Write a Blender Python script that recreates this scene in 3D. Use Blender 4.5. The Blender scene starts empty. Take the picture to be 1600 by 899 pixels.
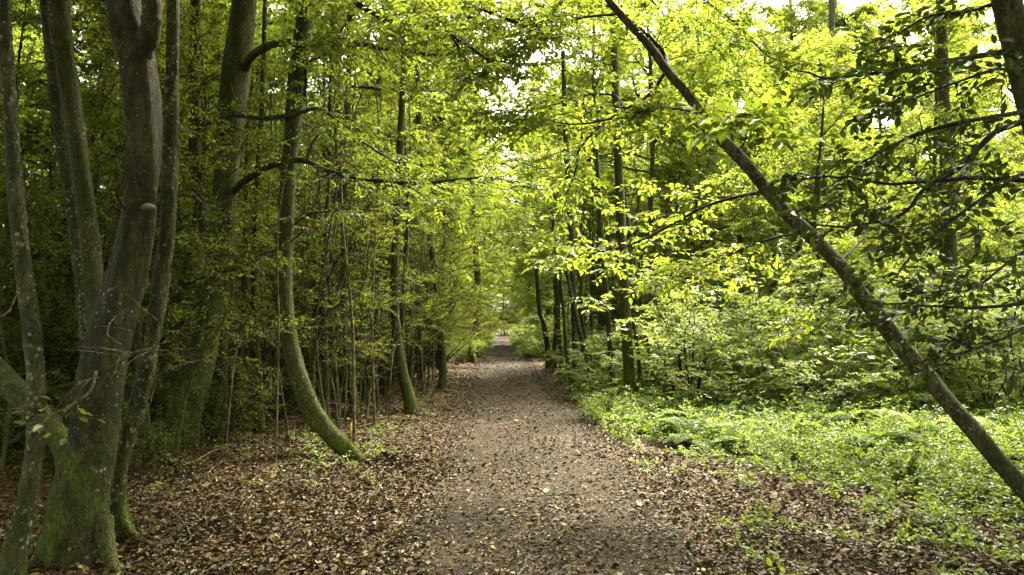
import bpy, math
import numpy as np

# ------------------------------------------------------------------ basics
scene = bpy.context.scene
COL = scene.collection
F = 1244.0                       # focal length in photo pixels (1600 wide)
PITCH = math.atan(58.5 / F)
CZ = 1.5
SUN_AZ, SUN_EL = math.radians(30), math.radians(48)      # azimuth from +Y towards +X
SUN = np.array([math.sin(SUN_AZ) * math.cos(SUN_EL), math.cos(SUN_AZ) * math.cos(SUN_EL), math.sin(SUN_EL)])
ZUP = np.array([0., 0., 1.])


def at(x, y, Y):
    """world point seen at photo pixel (x, y) at depth Y"""
    a, b = (np.asarray(x, float) - 800) / F, (449.5 - np.asarray(y, float)) / F
    cp, sp = math.cos(PITCH), math.sin(PITCH)
    dy, dz = cp - sp * b, sp + cp * b
    s = np.asarray(Y, float) / dy
    return np.stack([a * s, dy * s, CZ + dz * s], -1)


def nrm(v):
    return v / np.maximum(np.linalg.norm(v, axis=-1, keepdims=True), 1e-9)


class MB:
    def __init__(self):
        self.v, self.f, self.m, self.s, self.n = [], [], [], [], 0

    def add(self, v, f, mat=0, smooth=False):
        v = np.asarray(v, np.float32).reshape(-1, 3)
        f = np.asarray(f, np.int64).reshape(-1, 4)
        self.v.append(v)
        self.f.append(f + self.n)
        self.m.append(np.full(len(f), mat, np.int32))
        self.s.append(np.full(len(f), smooth, bool))
        self.n += len(v)
        return self

    def mesh(self, name, mats):
        v, f = np.concatenate(self.v), np.concatenate(self.f).astype(np.int32)
        me = bpy.data.meshes.new(name)
        me.vertices.add(len(v))
        me.vertices.foreach_set('co', v.ravel())
        me.loops.add(f.size)
        me.loops.foreach_set('vertex_index', f.ravel())
        me.polygons.add(len(f))
        me.polygons.foreach_set('loop_start', np.arange(0, f.size, 4, dtype=np.int32))
        for m in mats:
            me.materials.append(m)
        me.polygons.foreach_set('material_index', np.concatenate(self.m))
        me.polygons.foreach_set('use_smooth', np.concatenate(self.s))
        me.update(calc_edges=True)
        return me

    def build(self, name, mats, parent=None, loc=(0, 0, 0)):
        o = bpy.data.objects.new(name, self.mesh(name, mats if isinstance(mats, (list, tuple)) else [mats]))
        COL.objects.link(o)
        o.location = loc
        if parent:
            o.parent = parent
        return o


def tag(o, label=None, cat=None, group=None, kind=None):
    if label: o['label'] = label
    if cat: o['category'] = cat
    if group: o['group'] = group
    if kind: o['kind'] = kind
    return o


def thing(name, label, cat, loc=(0, 0, 0), group=None, rz=0.0, sc=1.0):
    o = bpy.data.objects.new(name, None)
    COL.objects.link(o)
    o.empty_display_size = .2
    o.location = loc
    o.rotation_euler = (0, 0, rz)
    o.scale = (sc, sc, sc)
    return tag(o, label, cat, group)


def dup(root, loc, rz, sc, label=None, group=None, tilt=(0, 0)):
    r = root.copy()
    COL.objects.link(r)
    r.location = loc
    r.rotation_euler = (tilt[0], tilt[1], rz)
    r.scale = (sc, sc, sc)
    if label: r['label'] = label
    if group: r['group'] = group
    for ch in list(root.children):
        c = ch.copy()
        COL.objects.link(c)
        c.parent = r
        for g in list(ch.children):
            d = g.copy()
            COL.objects.link(d)
            d.parent = c
    return r


# ------------------------------------------------------------------ terrain functions
_py = np.array([-30, 5, 10, 15, 22, 28, 45, 80, 110, 250.])
_px = np.array([.1, .15, .2, .16, -.08, -.3, -.55, -.98, -1.2, -1.2])


def path_x(y):
    y = np.asarray(y, float)
    return (np.interp(y - 3, _py, _px) + np.interp(y, _py, _px) + np.interp(y + 3, _py, _px)) / 3


_pr = np.random.default_rng(99)
_K = [(_pr.uniform(.25, 2.2), _pr.uniform(0, 6.28), _pr.uniform(0, 6.28)) for _ in range(9)]


def wav(x, y):
    z = 0
    for k, a, p in _K:
        z = z + np.sin(k * (x * math.cos(a) + y * math.sin(a)) + p) / (1 + k)
    return z / 3


def half_w(y, side):
    y = np.asarray(y, float)
    return 1.04 + .12 * np.sin(y * .9 + side * 2) + .07 * np.sin(y * 2.3 + side)


def height(x, y):
    x = np.asarray(x, float); y = np.asarray(y, float)
    d = np.abs(x - path_x(y)) - half_w(y, np.sign(x - path_x(y)))
    out = np.clip((d + .1) / .5, 0, 1)
    out = out * out * (3 - 2 * out)
    z = -.03 + out * (.05 + .10 * wav(x, y) + .03 * np.sin(5 * x + 2 * y) * np.sin(4 * y - x))
    z += np.clip(d, 0, 6) * .012
    return z


def ground_pt(x, y):
    return (float(x), float(y), float(height(x, y)))


# ------------------------------------------------------------------ materials
def new_mat(name):
    m = bpy.data.materials.new(name)
    m.use_nodes = True
    nt = m.node_tree
    nt.nodes.clear()
    out = nt.nodes.new('ShaderNodeOutputMaterial')
    return m, nt, out


def N(nt, t, **kw):
    n = nt.nodes.new(t)
    for k, v in kw.items():
        if k in n.inputs:
            n.inputs[k].default_value = v
        else:
            setattr(n, k, v)
    return n


def ramp(nt, src, stops, interp='LINEAR'):
    r = nt.nodes.new('ShaderNodeValToRGB')
    r.color_ramp.interpolation = interp
    e = r.color_ramp.elements
    while len(e) < len(stops):
        e.new(.5)
    for i, (p, c) in enumerate(stops):
        e[i].position = p
        e[i].color = (*c, 1) if len(c) == 3 else c
    nt.links.new(src, r.inputs[0])
    return r


def g(v):
    return (v, v, v)


def leaf_mat(name, stops, tstops, trans=.5, gloss=.05, rough=.38):
    """two-sided leaf: reflecting, transmitting and a waxy sheen; colour varies leaf by leaf"""
    m, nt, out = new_mat(name)
    L = nt.links.new
    geo = N(nt, 'ShaderNodeNewGeometry')
    oi = N(nt, 'ShaderNodeObjectInfo')
    add = N(nt, 'ShaderNodeMath', operation='MULTIPLY_ADD')
    L(oi.outputs['Random'], add.inputs[0]); add.inputs[1].default_value = .25
    sc = N(nt, 'ShaderNodeMath', operation='MULTIPLY'); sc.inputs[1].default_value = .75
    L(geo.outputs['Random Per Island'], sc.inputs[0]); L(sc.outputs[0], add.inputs[2])
    stops = [(p * .94, c) for p, c in stops] + [(1, (.20, .17, .03))]
    tstops = [(p * .94, c) for p, c in tstops] + [(1, (.55, .44, .06))]
    c1 = ramp(nt, add.outputs[0], stops)
    c2 = ramp(nt, add.outputs[0], tstops)
    d = N(nt, 'ShaderNodeBsdfDiffuse'); L(c1.outputs[0], d.inputs[0])
    t = N(nt, 'ShaderNodeBsdfTranslucent'); L(c2.outputs[0], t.inputs[0])
    mx = N(nt, 'ShaderNodeMixShader'); mx.inputs[0].default_value = trans
    L(d.outputs[0], mx.inputs[1]); L(t.outputs[0], mx.inputs[2])
    gl = N(nt, 'ShaderNodeBsdfAnisotropic'); gl.inputs['Roughness'].default_value = rough
    gl.inputs['Color'].default_value = (.9, .95, .85, 1)
    fr = N(nt, 'ShaderNodeLayerWeight'); fr.inputs[0].default_value = .28
    mul = N(nt, 'ShaderNodeMath', operation='MULTIPLY_ADD')
    L(fr.outputs['Fresnel'], mul.inputs[0]); mul.inputs[1].default_value = gloss * 2; mul.inputs[2].default_value = gloss * .4
    m2 = N(nt, 'ShaderNodeMixShader'); L(mul.outputs[0], m2.inputs[0])
    L(mx.outputs[0], m2.inputs[1]); L(gl.outputs[0], m2.inputs[2])
    L(m2.outputs[0], out.inputs[0])
    return m


def bark_mat(name, dark, light, lichen=.25, moss_h=.8, moss=.8, fine=1.0, mossy_side=0.0):
    m, nt, out = new_mat(name)
    L = nt.links.new
    tc = N(nt, 'ShaderNodeTexCoord')
    sep = N(nt, 'ShaderNodeSeparateXYZ'); L(tc.outputs['Object'], sep.inputs[0])
    mp = N(nt, 'ShaderNodeMapping'); L(tc.outputs['Object'], mp.inputs[0]); mp.inputs['Scale'].default_value = (1, 1, .35)
    n1 = N(nt, 'ShaderNodeTexNoise', Scale=9 * fine, Detail=8, Roughness=.65); L(mp.outputs[0], n1.inputs[0])
    n2 = N(nt, 'ShaderNodeTexNoise', Scale=70 * fine, Detail=4, Roughness=.7); L(mp.outputs[0], n2.inputs[0])
    n3 = N(nt, 'ShaderNodeTexNoise', Scale=28 * fine, Detail=6, Roughness=.7); L(mp.outputs[0], n3.inputs[0])
    mp2 = N(nt, 'ShaderNodeMapping'); L(tc.outputs['Object'], mp2.inputs[0]); mp2.inputs['Scale'].default_value = (1, 1, 5)
    n4 = N(nt, 'ShaderNodeTexNoise', Scale=11 * fine, Detail=5, Roughness=.7); L(mp2.outputs[0], n4.inputs[0])
    s1 = N(nt, 'ShaderNodeMath', operation='MULTIPLY_ADD'); L(n3.outputs[0], s1.inputs[0]); s1.inputs[1].default_value = .8; L(n1.outputs[0], s1.inputs[2])
    s2 = N(nt, 'ShaderNodeMath', operation='MULTIPLY_ADD'); L(n4.outputs[0], s2.inputs[0]); s2.inputs[1].default_value = .22; L(s1.outputs[0], s2.inputs[2])
    c = ramp(nt, s2.outputs[0], [(.85, tuple(v * .55 for v in dark)), (1.08, dark), (1.3, light), (1.5, tuple(v * 1.25 for v in light))][:4])
    for e_, p_ in zip(c.color_ramp.elements, (.0, .38, .72, 1.0)): e_.position = p_
    mr = N(nt, 'ShaderNodeMapRange'); mr.inputs[1].default_value = .84; mr.inputs[2].default_value = 1.2; L(s2.outputs[0], mr.inputs[0]); L(mr.outputs[0], c.inputs[0])
    # lichen: round pale blotches and specks
    vo = N(nt, 'ShaderNodeTexVoronoi', Scale=19 * fine); L(tc.outputs['Object'], vo.inputs[0])
    nw = N(nt, 'ShaderNodeTexNoise', Scale=25 * fine, Detail=4); L(tc.outputs['Object'], nw.inputs[0])
    nl = N(nt, 'ShaderNodeTexNoise', Scale=2.2 * fine, Detail=5, Roughness=.6); L(tc.outputs['Object'], nl.inputs[0])
    a = N(nt, 'ShaderNodeMath', operation='MULTIPLY_ADD'); L(nw.outputs[0], a.inputs[0]); a.inputs[1].default_value = .55; L(vo.outputs['Distance'], a.inputs[2])
    a2 = N(nt, 'ShaderNodeMath', operation='MULTIPLY_ADD'); L(nl.outputs[0], a2.inputs[0]); a2.inputs[1].default_value = -1.3; L(a.outputs[0], a2.inputs[2])
    a3 = N(nt, 'ShaderNodeMath', operation='ADD'); L(a2.outputs[0], a3.inputs[0]); a3.inputs[1].default_value = .55
    lf = ramp(nt, a3.outputs[0], [(.06 + lichen * .5, g(.85)), (.11 + lichen * .5, g(0))])
    v2 = N(nt, 'ShaderNodeTexVoronoi', Scale=38 * fine); L(tc.outputs['Object'], v2.inputs[0])
    v2c = N(nt, 'ShaderNodeSeparateColor'); L(v2.outputs['Color'], v2c.inputs[0])
    v2a = N(nt, 'ShaderNodeMath', operation='MULTIPLY_ADD'); L(v2c.outputs[0], v2a.inputs[0]); v2a.inputs[1].default_value = .55; v2a.inputs[2].default_value = -.33
    v2b = N(nt, 'ShaderNodeMath', operation='LESS_THAN'); L(v2.outputs['Distance'], v2b.inputs[0]); L(v2a.outputs[0], v2b.inputs[1])
    v2d = N(nt, 'ShaderNodeMath', operation='MULTIPLY'); L(v2b.outputs[0], v2d.inputs[0]); v2d.inputs[1].default_value = .7
    lmx = N(nt, 'ShaderNodeMath', operation='MAXIMUM'); L(lf.outputs[0], lmx.inputs[0]); L(v2d.outputs[0], lmx.inputs[1])
    mixl = N(nt, 'ShaderNodeMix', data_type='RGBA'); L(lmx.outputs[0], mixl.inputs[0])
    L(c.outputs[0], mixl.inputs[6])
    lc = ramp(nt, n2.outputs[0], [(.3, (.14, .145, .09)), (.7, (.32, .32, .22))]); L(lc.outputs[0], mixl.inputs[7])
    # moss rising from the foot
    mm = N(nt, 'ShaderNodeMath', operation='DIVIDE'); L(sep.outputs[2], mm.inputs[0]); mm.inputs[1].default_value = moss_h
    mb = N(nt, 'ShaderNodeMath', operation='MULTIPLY_ADD'); L(n1.outputs[0], mb.inputs[0]); mb.inputs[1].default_value = 1.6; L(mm.outputs[0], mb.inputs[2])
    mb2 = N(nt, 'ShaderNodeMath', operation='MULTIPLY_ADD'); L(nl.outputs[0], mb2.inputs[0]); mb2.inputs[1].default_value = 2.2; mb2.inputs[2].default_value = -1.1
    mb3 = N(nt, 'ShaderNodeMath', operation='ADD'); L(mb.outputs[0], mb3.inputs[0]); L(mb2.outputs[0], mb3.inputs[1])
    mf = ramp(nt, mb3.outputs[0], [(.62, g(moss)), (1.0, g(mossy_side))])
    # streaks of green algae everywhere
    mixm = N(nt, 'ShaderNodeMix', data_type='RGBA'); L(mf.outputs[0], mixm.inputs[0]); L(mixl.outputs[2], mixm.inputs[6])
    mc = ramp(nt, n2.outputs[0], [(.3, (.034, .050, .004)), (.52, (.095, .130, .010)), (.75, (.17, .20, .025))]); L(mc.outputs[0], mixm.inputs[7])
    b = N(nt, 'ShaderNodeBsdfPrincipled'); b.inputs['Roughness'].default_value = .85
    b.inputs['Specular IOR Level'].default_value = .25
    gr = ramp(nt, n2.outputs[0], [(.36, g(.45)), (.55, g(1))])
    mg = N(nt, 'ShaderNodeMix', data_type='RGBA', blend_type='MULTIPLY'); mg.inputs[0].default_value = .75
    L(mixm.outputs[2], mg.inputs[6]); L(gr.outputs[0], mg.inputs[7])
    L(mg.outputs[2], b.inputs['Base Color'])
    bs = N(nt, 'ShaderNodeMath', operation='MULTIPLY_ADD'); L(n2.outputs[0], bs.inputs[0]); bs.inputs[1].default_value = .8; L(s2.outputs[0], bs.inputs[2])
    bp = N(nt, 'ShaderNodeBump'); bp.inputs['Strength'].default_value = 1.0; bp.inputs['Distance'].default_value = .03
    L(bs.outputs[0], bp.inputs['Height']); L(bp.outputs[0], b.inputs['Normal'])
    L(b.outputs[0], out.inputs[0])
    return m


def litter_mat(name, stops, gloss=.2):
    m, nt, out = new_mat(name)
    L = nt.links.new
    geo = N(nt, 'ShaderNodeNewGeometry')
    tc = N(nt, 'ShaderNodeTexCoord')
    n = N(nt, 'ShaderNodeTexNoise', Scale=60, Detail=3); L(tc.outputs['Object'], n.inputs[0])
    c = ramp(nt, geo.outputs['Random Per Island'], stops)
    mv = N(nt, 'ShaderNodeMix', data_type='RGBA', blend_type='MULTIPLY'); mv.inputs[0].default_value = .6
    r2 = ramp(nt, n.outputs[0], [(.3, g(.5)), (.7, g(1))])
    L(c.outputs[0], mv.inputs[6]); L(r2.outputs[0], mv.inputs[7])
    b = N(nt, 'ShaderNodeBsdfPrincipled'); b.inputs['Roughness'].default_value = .6
    b.inputs['Specular IOR Level'].default_value = gloss
    L(mv.outputs[2], b.inputs['Base Color'])
    L(b.outputs[0], out.inputs[0])
    return m


def soil_mat(name, stops, speck, speck_amt, scale=1.0):
    m, nt, out = new_mat(name)
    L = nt.links.new
    tc = N(nt, 'ShaderNodeTexCoord')
    n1 = N(nt, 'ShaderNodeTexNoise', Scale=1.3 * scale, Detail=8, Roughness=.6); L(tc.outputs['Object'], n1.inputs[0])
    n2 = N(nt, 'ShaderNodeTexNoise', Scale=42 * scale, Detail=6, Roughness=.75); L(tc.outputs['Object'], n2.inputs[0])
    s = N(nt, 'ShaderNodeMath', operation='MULTIPLY_ADD'); L(n2.outputs[0], s.inputs[0]); s.inputs[1].default_value = .9; s.inputs[2].default_value = -.45
    s2 = N(nt, 'ShaderNodeMath', operation='ADD'); L(s.outputs[0], s2.inputs[0]); L(n1.outputs[0], s2.inputs[1])
    c = ramp(nt, s2.outputs[0], stops)
    vo = N(nt, 'ShaderNodeTexVoronoi', Scale=34 * scale); L(tc.outputs['Object'], vo.inputs[0])
    sv = N(nt, 'ShaderNodeSeparateColor'); L(vo.outputs['Color'], sv.inputs[0])
    gt = ramp(nt, sv.outputs[0], [(1 - speck_amt, g(0)), (1 - speck_amt + .02, g(1))])
    ds = ramp(nt, vo.outputs['Distance'], [(.32, g(1)), (.42, g(0))])
    mu = N(nt, 'ShaderNodeMath', operation='MULTIPLY'); L(gt.outputs[0], mu.inputs[0]); L(ds.outputs[0], mu.inputs[1])
    mx = N(nt, 'ShaderNodeMix', data_type='RGBA'); L(mu.outputs[0], mx.inputs[0]); L(c.outputs[0], mx.inputs[6])
    sc = ramp(nt, sv.outputs[1], speck); L(sc.outputs[0], mx.inputs[7])
    b = N(nt, 'ShaderNodeBsdfPrincipled'); b.inputs['Roughness'].default_value = .9
    b.inputs['Specular IOR Level'].default_value = .2
    L(mx.outputs[2], b.inputs['Base Color'])
    bh = N(nt, 'ShaderNodeMath', operation='MULTIPLY_ADD'); L(mu.outputs[0], bh.inputs[0]); bh.inputs[1].default_value = .35; L(n2.outputs[0], bh.inputs[2])
    bp = N(nt, 'ShaderNodeBump'); bp.inputs['Strength'].default_value = .9; bp.inputs['Distance'].default_value = .025
    L(bh.outputs[0], bp.inputs['Height']); L(bp.outputs[0], b.inputs['Normal'])
    L(b.outputs[0], out.inputs[0])
    return m


M_BEECH = bark_mat('beech_bark', (.017, .0125, .005), (.050, .038, .015), lichen=.42, moss_h=2.3, moss=.95, mossy_side=.12)
M_OLD = bark_mat('lichen_bark', (.021, .017, .007), (.070, .060, .028), lichen=.68, moss_h=1.0, moss=.9, fine=1.3, mossy_side=.2)
M_MOSSY = bark_mat('mossy_bark', (.020, .0155, .006), (.058, .046, .017), lichen=.34, moss_h=2.6, moss=.95, mossy_side=.35)
M_LEAN = bark_mat('leaning_bark', (.040, .032, .015), (.115, .093, .046), lichen=.52, moss_h=.3, moss=.7, fine=1.4, mossy_side=.2)
M_TRUNK = bark_mat('plain_bark', (.021, .0155, .007), (.062, .047, .021), lichen=.38, moss_h=1.8, moss=.85, mossy_side=.3)
M_TWIG = bark_mat('twig_bark', (.022, .016, .008), (.055, .041, .019), lichen=.1, moss_h=.01, moss=.0, fine=2, mossy_side=.0)
M_PALE = bark_mat('dead_wood', (.10, .080, .036), (.26, .215, .105), lichen=.1, moss_h=.25, moss=.5, fine=2)

M_LEAF = leaf_mat('beech_leaf', [(0, (.034, .062, .008)), (.6, (.062, .100, .012)), (1, (.095, .128, .018))],
                  [(0, (.18, .26, .018)), (.6, (.28, .355, .032)), (1, (.385, .425, .058))], trans=.58, gloss=.03, rough=.5)
M_LEAF_PALE = leaf_mat('hazel_leaf', [(0, (.06, .095, .018)), (1, (.11, .145, .026))],
                       [(0, (.22, .31, .03)), (1, (.38, .45, .07))], trans=.48, gloss=.025, rough=.5)
M_HOLLY = leaf_mat('dark_leaf', [(0, (.012, .022, .004)), (1, (.030, .048, .008))],
                   [(0, (.03, .055, .004)), (1, (.08, .115, .008))], trans=.25, gloss=.02, rough=.42)
M_THICK = leaf_mat('thicket_leaf', [(0, (.032, .048, .007)), (1, (.070, .090, .015))],
                   [(0, (.15, .195, .011)), (1, (.27, .31, .022))], trans=.45, gloss=.03, rough=.5)
M_HERB = leaf_mat('herb_leaf', [(0, (.034, .062, .008)), (1, (.090, .125, .018))],
                  [(0, (.14, .23, .012)), (1, (.29, .37, .035))], trans=.42, gloss=.018, rough=.5)
M_FERN = leaf_mat('fern_leaf', [(0, (.05, .09, .016)), (1, (.10, .15, .028))],
                  [(0, (.2, .32, .03)), (1, (.34, .44, .06))], trans=.5, gloss=.03, rough=.5)
M_FERN_PALE = leaf_mat('pale_fern_leaf', [(0, (.17, .22, .08)), (1, (.26, .30, .12))],
                       [(0, (.34, .42, .12)), (1, (.44, .5, .18))], trans=.45, gloss=.03, rough=.5)
M_MOSS = leaf_mat('moss_blade', [(0, (.030, .042, .004)), (1, (.12, .145, .014))], [(0, (.08, .11, .008)), (1, (.2, .22, .02))], trans=.3, gloss=.0)
M_LITTER = litter_mat('dry_leaf', [(0, (.018, .0115, .004)), (.3, (.048, .030, .0085)), (.65, (.094, .060, .0165)), (.93, (.165, .110, .034)), (1, (.27, .20, .075))])
M_CRUMB = litter_mat('leaf_crumb', [(0, (.022, .0145, .0045)), (.5, (.052, .035, .0115)), (.85, (.115, .080, .027)), (1, (.27, .20, .08))])
M_SOIL = soil_mat('woodland_soil', [(.2, (.030, .019, .008)), (.5, (.072, .045, .018)), (.8, (.13, .085, .034))],
                  [(0, (.08, .045, .02)), (1, (.22, .14, .065))], .45, .7)
M_PATH = soil_mat('path_dirt', [(.2, (.0125, .008, .003)), (.5, (.030, .0200, .0075)), (.8, (.055, .0375, .0145))],
                  [(0, (.08, .055, .024)), (1, (.22, .165, .08))], .16, 1.0)
M_FUNGUS = soil_mat('bracket', [(.3, (.07, .055, .035)), (.55, (.14, .12, .075)), (.8, (.19, .165, .11))], [(0, (.1, .08, .05)), (1, (.2, .17, .1))], .2, 2.0)


# ------------------------------------------------------------------ shape tools
def resample(P, n):
    """Catmull-Rom through the rows of P (any columns), n samples"""
    P = np.asarray(P, float)
    k = len(P)
    Q = np.vstack([2 * P[0] - P[1], P, 2 * P[-1] - P[-2]])
    u = np.linspace(0, k - 1 - 1e-6, n)
    i = u.astype(int); t = (u - i)[:, None]
    a, b, c, d = Q[i], Q[i + 1], Q[i + 2], Q[i + 3]
    return .5 * (2 * b + (c - a) * t + (2 * a - 5 * b + 4 * c - d) * t ** 2 + (3 * b - a - 3 * c + d) * t ** 3)


def tubes(mb, P, Rd, sides=5, mat=0, shape=None):
    """batch of tubes: P (N,n,3), Rd (N,n)"""
    P = np.asarray(P, float); Rd = np.asarray(Rd, float)
    if P.ndim == 2:
        P, Rd = P[None], Rd[None]
    Nn, n, _ = P.shape
    T = nrm(np.gradient(P, axis=1))
    mean = nrm(P[:, -1] - P[:, 0])
    ref = np.where(np.abs(mean[:, 2:3]) > .7, np.array([[0., -1., 0.]]), ZUP[None])
    U = nrm(np.cross(T, ref[:, None, :]))
    V = np.cross(T, U)
    an = np.arange(sides) * 2 * math.pi / sides
    r = np.repeat(Rd[:, :, None], sides, 2)
    if shape is not None:
        r = r * shape
    vert = P[:, :, None, :] + r[..., None] * (np.cos(an)[None, None, :, None] * U[:, :, None, :] + np.sin(an)[None, None, :, None] * V[:, :, None, :])
    idx = np.arange(Nn * n * sides).reshape(Nn, n, sides)
    a = idx[:, :-1, :]; b = np.roll(idx, -1, 2)[:, :-1, :]; c = np.roll(idx, -1, 2)[:, 1:, :]; d = idx[:, 1:, :]
    mb.add(vert, np.stack([a, b, c, d], -1), mat, True)


def leaves(mb, rng, p, d, nr, L, asp=.52, fold=.25, curl=.18, mat=0, rich=True):
    """leaf blades at p, pointing d, facing nr, length L"""
    d = nrm(d); s = nrm(np.cross(d, nr)); nr = np.cross(s, d)
    n = len(p); L = np.broadcast_to(np.asarray(L, float), (n,))[:, None]
    w = L * asp * .5 * rng.uniform(.85, 1.15, (n, 1))
    fo = fold * rng.uniform(.2, 1.6, (n, 1)) * w
    cu = curl * rng.uniform(-.5, 1.8, (n, 1)) * L
    if rich:
        v = np.stack([p,
                      p + d * L * .3 + s * w * .88 + nr * fo,
                      p + d * L * .68 + s * w * .82 + nr * (fo - cu * .35),
                      p + d * L - nr * cu,
                      p + d * L * .68 - s * w * .82 + nr * (fo - cu * .35),
                      p + d * L * .3 - s * w * .88 + nr * fo], 1)
        i = np.arange(n)[:, None] * 6
        f = np.concatenate([i + np.array([[0, 3, 2, 1]]), i + np.array([[0, 5, 4, 3]])], 0)
    else:
        v = np.stack([p, p + d * L * .48 + s * w + nr * fo, p + d * L - nr * cu, p + d * L * .48 - s * w + nr * fo], 1)
        i = np.arange(n)[:, None] * 4
        f = i + np.array([[0, 1, 2, 3]])
    mb.add(v, f, mat, False)


def side_shoots(rng, P, nsub, ang=(40, 65), rel=.5, absl=None, tmin=.15, npts=5, flat=.8, droop=.1, wig=.06, taper=.55):
    """branches leaving the polylines P (N,n,3) alternately to both sides"""
    Nn, n, _ = P.shape
    plen = np.linalg.norm(np.diff(P, axis=1), axis=2).sum(1)
    t = tmin + (1 - tmin) * (np.arange(nsub)[None] + rng.uniform(0, 1, (Nn, nsub))) / nsub
    t = np.minimum(t, .995)
    x = t * (n - 1); i = x.astype(int); fr = (x - i)[..., None]
    r = np.arange(Nn)[:, None]
    p = P[r, i] * (1 - fr) + P[r, np.minimum(i + 1, n - 1)] * fr
    tg = nrm(P[r, np.minimum(i + 1, n - 1)] - P[r, i])
    up = nrm(ZUP + (1 - flat) * rng.normal(0, 1.2, (Nn, nsub, 3)) + .12 * rng.normal(0, 1, (Nn, nsub, 3)))
    sd = nrm(np.cross(tg, up)) * np.where((np.arange(nsub) % 2)[None, :, None] == 0, 1, -1)
    a = np.radians(rng.uniform(ang[0], ang[1], (Nn, nsub, 1)))
    d = nrm(tg * np.cos(a) + sd * np.sin(a) + .12 * rng.normal(0, 1, (Nn, nsub, 3)))
    base = plen[:, None] * rel if absl is None else absl
    ln = (base * (1 - taper * t) * rng.uniform(.65, 1.25, (Nn, nsub)))[..., None, None]
    s = np.linspace(0, 1, npts)[None, None, :, None]
    wg = np.cumsum(rng.normal(0, wig, (Nn, nsub, npts, 3)), axis=2)
    wg = (wg - wg[:, :, :1]) * s
    Q = p[:, :, None, :] + ln * (d[:, :, None, :] * s + wg - ZUP * droop * s ** 2)
    return Q.reshape(-1, npts, 3), t.reshape(-1), ln.reshape(-1)


def twig_leaves(mb, rng, P, k, L, asp=.55, mat=1, rich=True, tilt=.35, jitter=.28, spread=55, tmin=.1, hang=.15):
    """leaves in two ranks along the twigs P (N,n,3)"""
    Nn, n, _ = P.shape
    t = tmin + (1 - tmin) * (np.arange(k)[None] + rng.uniform(.2, .8, (Nn, k))) / k
    x = np.minimum(t, .995) * (n - 1); i = x.astype(int); fr = (x - i)[..., None]
    r = np.arange(Nn)[:, None]
    p = P[r, i] * (1 - fr) + P[r, i + 1] * fr
    tg = nrm(P[r, i + 1] - P[r, i])
    up = nrm(ZUP + tilt * rng.normal(0, 1, (Nn, 1, 3)))
    sd = nrm(np.cross(tg, up)) * np.where((np.arange(k) % 2)[None, :, None] == 0, 1, -1)
    a = np.radians(rng.uniform(spread - 20, spread + 20, (Nn, k, 1)))
    d = nrm(tg * np.cos(a) + sd * np.sin(a) + jitter * rng.normal(0, 1, (Nn, k, 3)) * .7 - ZUP * hang)
    nn = nrm(up + jitter * rng.normal(0, 1, (Nn, k, 3)))
    LL = L * rng.uniform(.65, 1.2, (Nn, k))
    leaves(mb, rng, (p + d * .006).reshape(-1, 3), d.reshape(-1, 3), nn.reshape(-1, 3), LL.reshape(-1), asp, mat=mat, rich=rich)


def limbs_from(rng, base, nl, zlo, zhi, length, incl, trunk=None, npts=7, wig=.05, droop=.1):
    """limbs leaving a trunk all round; trunk: function z -> xyz"""
    k = np.arange(nl)
    z = zlo + (zhi - zlo) * (k + rng.uniform(0, 1, nl)) / nl
    az = k * 2.399 + rng.uniform(-.5, .5, nl)
    u = (z - zlo) / max(zhi - zlo, 1e-6)
    el = np.radians(incl[0] + (incl[1] - incl[0]) * u + rng.uniform(-10, 10, nl))
    d = np.stack([np.cos(az) * np.cos(el), np.sin(az) * np.cos(el), np.sin(el)], -1)
    ln = length(u) * rng.uniform(.75, 1.2, nl)
    p = np.stack([trunk(zz) for zz in z]) if trunk else np.stack([np.zeros(nl), np.zeros(nl), z], -1)
    s = np.linspace(0, 1, npts)[None, :, None]
    wg = np.cumsum(rng.normal(0, wig, (nl, npts, 3)), axis=1); wg = (wg - wg[:, :1]) * np.sqrt(s)
    return p[:, None] + ln[:, None, None] * (d[:, None] * s + wg - ZUP * droop * s ** 2), ln


def trunk_mesh(P, rad, sides=16, rings=60, flare=.0, flare_h=.35, rough=.05, seed=0, lobes=5):
    """one trunk: P,rad control points from foot to top; lumpy, with a flared root foot"""
    rng = np.random.default_rng(seed)
    C = resample(np.column_stack([P, rad]), rings)
    pts, r = C[:, :3], np.maximum(C[:, 3], .004)
    an = np.arange(sides) * 2 * math.pi / sides
    h = pts[:, 2:3] - pts[0, 2]
    s = np.arange(rings)[:, None] / rings
    sh = np.ones((rings, sides))
    for _ in range(7):
        ka, kz = rng.integers(1, 5), rng.uniform(4, 40)
        sh += rough * .55 * np.sin(ka * an[None] + rng.uniform(0, 6.3) + kz * s) * rng.uniform(.4, 1)
    sh += rough * .35 * rng.normal(0, 1, (rings, sides))
    if flare:
        ph = rng.uniform(0, 6.3)
        rt = np.maximum(0, np.cos(lobes * an / 1.0 + ph)) * .9 + .35 * np.cos(2 * an + ph * 2) + .6
        sh += flare * np.exp(-np.maximum(h, 0) / flare_h) * rt[None]
    mb = MB()
    tubes(mb, pts, r, sides, 0, sh[None])
    return mb


# ------------------------------------------------------------------ ground, path
def axis(*segs):
    out = []
    for a, b, st in segs:
        out.append(np.arange(a, b, st))
    return np.unique(np.concatenate(out + [[segs[-1][1]]]))


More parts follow.
